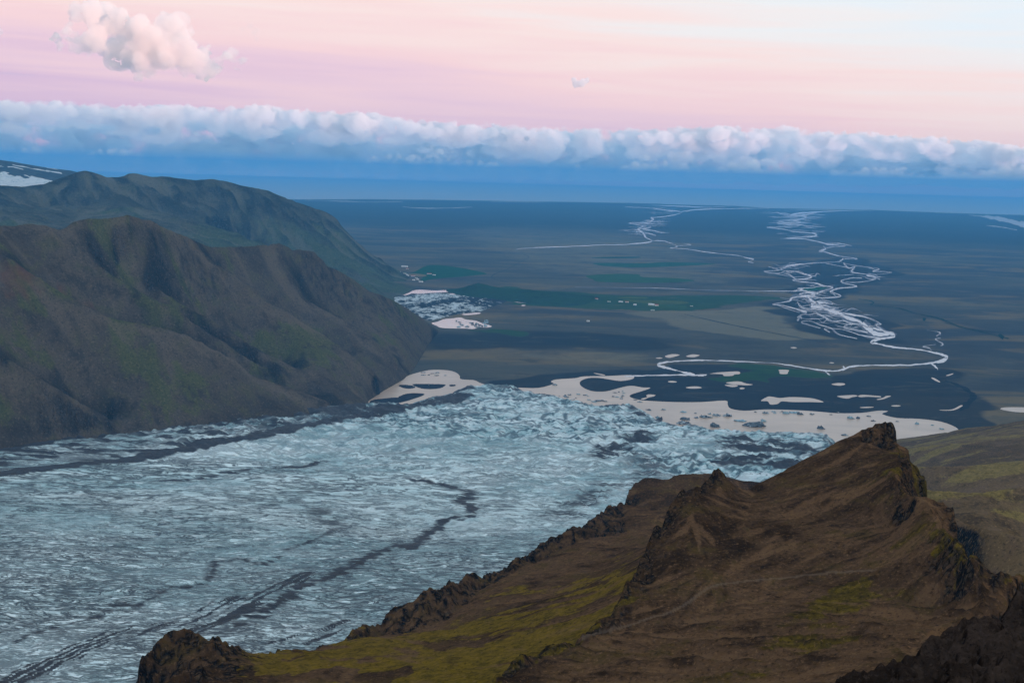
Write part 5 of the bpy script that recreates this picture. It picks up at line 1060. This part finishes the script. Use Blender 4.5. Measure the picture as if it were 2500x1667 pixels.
# ------------------------------------------------------------------ clouds
def cloud_mat(name, dens, col, aniso=.2, L=None, lo=.42, hi=.58, rate=.1, fade=None):
    m, w = newmat(name)
    if L:
        pos, nrm = geo(w); n = w.noise(pos, 1/L, 5, .62, .25)
        dens = w.math('MULTIPLY', w.smooth(n, lo, hi), dens)
        if fade: dens = w.math('MULTIPLY', dens, w.smooth(w.n('ShaderNodeSeparateXYZ', ins={0: pos}).outputs[2], *fade))
        m.cycles.volume_step_rate = rate
    v = w.n('ShaderNodeVolumePrincipled', ins={'Color': (*col, 1), 'Density': dens, 'Anisotropy': aniso})
    w.n('ShaderNodeOutputMaterial', ins={'Volume': v.outputs[0]}); return m
def cloud(name, blobs, voxel, mat, disp, seed, flat=None):
    """billowed hull round a heap of balls, filled with an even mist; blobs are (x, y, z, r)"""
    v, f = ICO; nb = len(blobs); b = np.array(blobs)
    rad = b[:, None, 3:4]*np.concatenate([b[:, None, 4:5], np.ones((nb, 1, 1)), b[:, None, 5:6]], -1) if b.shape[1] > 4 else b[:, None, 3:4]
    co = (v[None]*rad+b[:, None, :3]).reshape(-1, 3)
    o = mesh_np('tmp', co, (f[None]+(np.arange(nb)*len(v))[:, None, None]).reshape(-1, 3), None); me = o.data
    md = o.modifiers.new('r', 'REMESH'); md.mode = 'VOXEL'; md.voxel_size = voxel
    dg = bpy.context.evaluated_depsgraph_get(); ev = o.evaluated_get(dg); m2 = bpy.data.meshes.new_from_object(ev)
    bpy.data.objects.remove(o); bpy.data.meshes.remove(me)
    n = len(m2.vertices); co = np.empty(n*3, np.float32); m2.vertices.foreach_get('co', co); co = co.reshape(-1, 3).astype(float)
    no = np.empty(n*3, np.float32); m2.vertices.foreach_get('normal', no); no = no.reshape(-1, 3)
    for amp, L in disp:
        q = co/L
        co = co+no*(amp*(2.2*np.abs(noise3(q[:, 0], q[:, 1], q[:, 2], seed+int(L) % 97))-.45))[:, None]     # rounded bumps, sharp creases
    if flat is not None: co[:, 2] = np.maximum(co[:, 2], flat+.25*(co[:, 2]-flat))
    m2.vertices.foreach_set('co', co.astype(np.float32).ravel()); m2.update()
    m2.materials.clear(); m2.materials.append(mat); m2.name = name
    ob = bpy.data.objects.new(name, m2); COL.objects.link(ob); return ob
def px_blob(u, v, rp, r, sx=1.0, sz=1.0):
    """ball seen at display pixel (u, v) with radius rp pixels, r metres away"""
    p = atr(S('D', [(u, v)]), r)[0]; return (p[0], p[1], p[2], rp/.9408/F*r, sx, sz)
def cumulus():
    R_ = 62000; rg = np.random.default_rng(11); B = []
    for u, v, a in [(192, 34, 34), (205, 18, 26), (240, 42, 42), (285, 58, 40), (330, 75, 44), (385, 80, 40), (425, 100, 36), (468, 122, 30), (525, 130, 28), (550, 145, 20), (148, 80, 20), (180, 95, 28), (220, 95, 40), (270, 115, 44), (320, 128, 38), (380, 128, 46), (440, 142, 38), (490, 158, 28), (350, 160, 24), (300, 152, 22), (420, 170, 20), (470, 176, 14), (132, 96, 14), (122, 84, 12), (140, 112, 12), (160, 60, 14), (190, 125, 14), (560, 138, 16), (540, 160, 14), (262, 150, 10), (320, 180, 8)]:
        B.append(px_blob(u, v, a*.82, R_+rg.uniform(-900, 900)))
        for k in range(3):
            t = rg.uniform(0, 2*math.pi); B.append(px_blob(u+math.cos(t)*a*.7, v+math.sin(t)*a*.6, a*rg.uniform(.25, .45), R_-rg.uniform(0, 700)))
    return cloud('cloud', B, 75, cloud_mat('cloud_mist', .0030, (.995, .98, .98), .2, 1600, .26, .52, .15), ((500, 1700.), (260, 700.), (120, 300.)), 5)
tag(cumulus(), 'large pink lit cumulus cloud in the upper left sky', 'cloud')
def small_cloud(lab, blobs, R_, dens=.007):
    rg = np.random.default_rng(int(abs(blobs[0][0]))); B = []
    for u, v, a in blobs:
        B.append(px_blob(u, v, a, R_+rg.uniform(-300, 300)))
        for k in range(4): t = rg.uniform(0, 6.28); B.append(px_blob(u+math.cos(t)*a*1.1, v+math.sin(t)*a*.6, a*rg.uniform(.2, .45), R_))
    return tag(cloud('cloud', B, 45, cloud_mat('thin_mist', dens, (.96, .97, .99)), ((110, 480.), (50, 190.)), 9), lab, 'cloud')
small_cloud('small grey blue cloud scrap above the bank, right of centre', [(1322, 194, 9), (1336, 192, 11), (1346, 186, 8), (1318, 186, 6)], 60000)
small_cloud('faint wisp just right of the small cloud scrap', [(1378, 188, 5), (1388, 190, 4), (1392, 187, 3)], 60000, .0009)
small_cloud('pinkish cloud cut by the left picture edge', [(-14, 72, 18), (-4, 70, 10)], 60000, .0012)
small_cloud('thin wisp right of the large pink cumulus', [(575, 62, 7), (585, 74, 9), (590, 88, 6), (560, 66, 6)], 60000, .0005)

CM_HI = cloud_mat('bank_mist', .0023, (.94, .96, .988), .2, 3000, .35, .58, .045); CM_LO = cloud_mat('bank_mist_low', .0034, (.985, .99, .995), .2, 2600, .33, .55, .045); CM_MID = cloud_mat('bank_mist_mid', .0016, (.80, .90, .965), .2, 3600, .34, .56, .06, (-600, 1800))  # middle mist coloured dimmer and bluer: the bank's shade put into its colour
def bank_top():
    rg = np.random.default_rng(21); B = []
    tp = np.array([(-160, 232), (0, 231), (130, 232), (200, 236), (330, 246), (420, 246), (520, 252), (620, 241), (690, 250), (780, 262), (850, 264), (900, 272), (1000, 280), (1150, 282), (1260, 291), (1400, 295), (1550, 296), (1700, 290), (1850, 293), (1950, 300), (2050, 303), (2150, 318), (2352, 336), (2520, 350)], float)
    q = resample(tp, 7.0)
    for (u, v) in q:
        R_ = 116000+rg.uniform(-1500, 1500)
        a = rg.uniform(4, 10)*(1+.5*noise2(np.array([u/90.]), np.array([.3]), 2)[0]); B.append(px_blob(u+rg.normal()*4, v+a*.9+rg.normal()*1.0, a, R_, rg.uniform(1, 2)))
        a = rg.uniform(9, 17); B.append(px_blob(u+rg.normal()*5, v+a+7, a, R_-600+rg.uniform(-800, 800), rg.uniform(1.2, 2.4)))
        a = rg.uniform(10, 17); th = 40+22*noise2(np.array([u/260.]), np.array([1.7]), 3)[0]; B.append(px_blob(u, v+th*rg.uniform(.45, 1.05), a, R_-rg.uniform(-1500, 900), rg.uniform(1.4, 3.0)))
        if rg.uniform() < .4: B.append(px_blob(u, v+th*1.2+rg.uniform(0, 22), rg.uniform(8, 14), R_-rg.uniform(-1500, 900), rg.uniform(2, 4)))
    return cloud('cloud_bank', B, 165, CM_HI, ((420, 4200.), (300, 1700.), (170, 720.), (85, 330.)), 31)
tag(bank_top(), 'long white cloud roll capping the bank across the horizon', 'cloud bank')
def bank_mid():
    rg = np.random.default_rng(25); B = []
    for u in np.arange(-170, 2550, 9.0):
        base = 400+.0135*u; top = 268+.036*u
        for k in range(4):
            v = top+(base-8-top)*(k+rg.uniform(0, 1))/4
            a = rg.uniform(12, 20); B.append(px_blob(u+rg.normal()*6, v, a, 123000+rg.uniform(-1800, 1800), rg.uniform(1.3, 2.6), .8))
    return cloud('cloud_bank', B, 190, CM_MID, ((400, 3600.), (260, 1500.), (150, 640.)), 37)
tag(bank_mid(), 'middle layer of the cloud bank tinted dim blue as shade, with dark gaps', 'cloud bank')
def bank_low():
    rg = np.random.default_rng(23); B = []
    u = -160.0
    while u < 2540:
        base = 398+.0135*u; hgt = 34+30*max(-.5, noise2(np.array([u/150.]), np.array([3.3]), 7)[0]*1.5+.5*noise2(np.array([u/45.]), np.array([5.3]), 9)[0])
        a = rg.uniform(5, 11)
        B.append(px_blob(u, base-5, 9, 112000+rg.uniform(-1300, 1300), rg.uniform(1.5, 2.5), .7))
        for k in range(max(1, int(hgt/a)+1)):
            v = base-a*.7-k*a*.9; B.append(px_blob(u+rg.normal()*(5+3*k), v+rg.normal()*2, a*rg.uniform(.7, 1.15)*(1-.07*k), 112000+rg.uniform(-1500, 1500), rg.uniform(1, 1.8)))
        u += rg.uniform(4, 8)
    return cloud('cloud_bank', B, 140, CM_LO, ((330, 3400.), (230, 1300.), (130, 540.), (70, 250.)), 41)
tag(bank_low(), 'low row of puffy cumulus heads along the foot of the bank', 'cloud bank')

# ------------------------------------------------------------------ haze
def haze():
    x0, x1, y0, y1, z0, z1 = -91000, 91000, -63000, 101000, -120, 1240
    co = [(x, y, z) for z in (z0, z1) for y in (y0, y1) for x in (x0, x1)]
    f = [(0, 2, 3, 1), (4, 5, 7, 6), (0, 1, 5, 4), (1, 3, 7, 5), (3, 2, 6, 7), (2, 0, 4, 6)]
    m, w = newmat('blue_air')
    v = w.n('ShaderNodeVolumePrincipled', ins={'Color': (.13, .52, 1.0, 1), 'Density': 2.9e-5, 'Anisotropy': 0.0})
    w.n('ShaderNodeOutputMaterial', ins={'Volume': v.outputs[0]})
    return mesh_np('haze', co, f, m, smooth=False)
tag(haze(), kind='stuff')
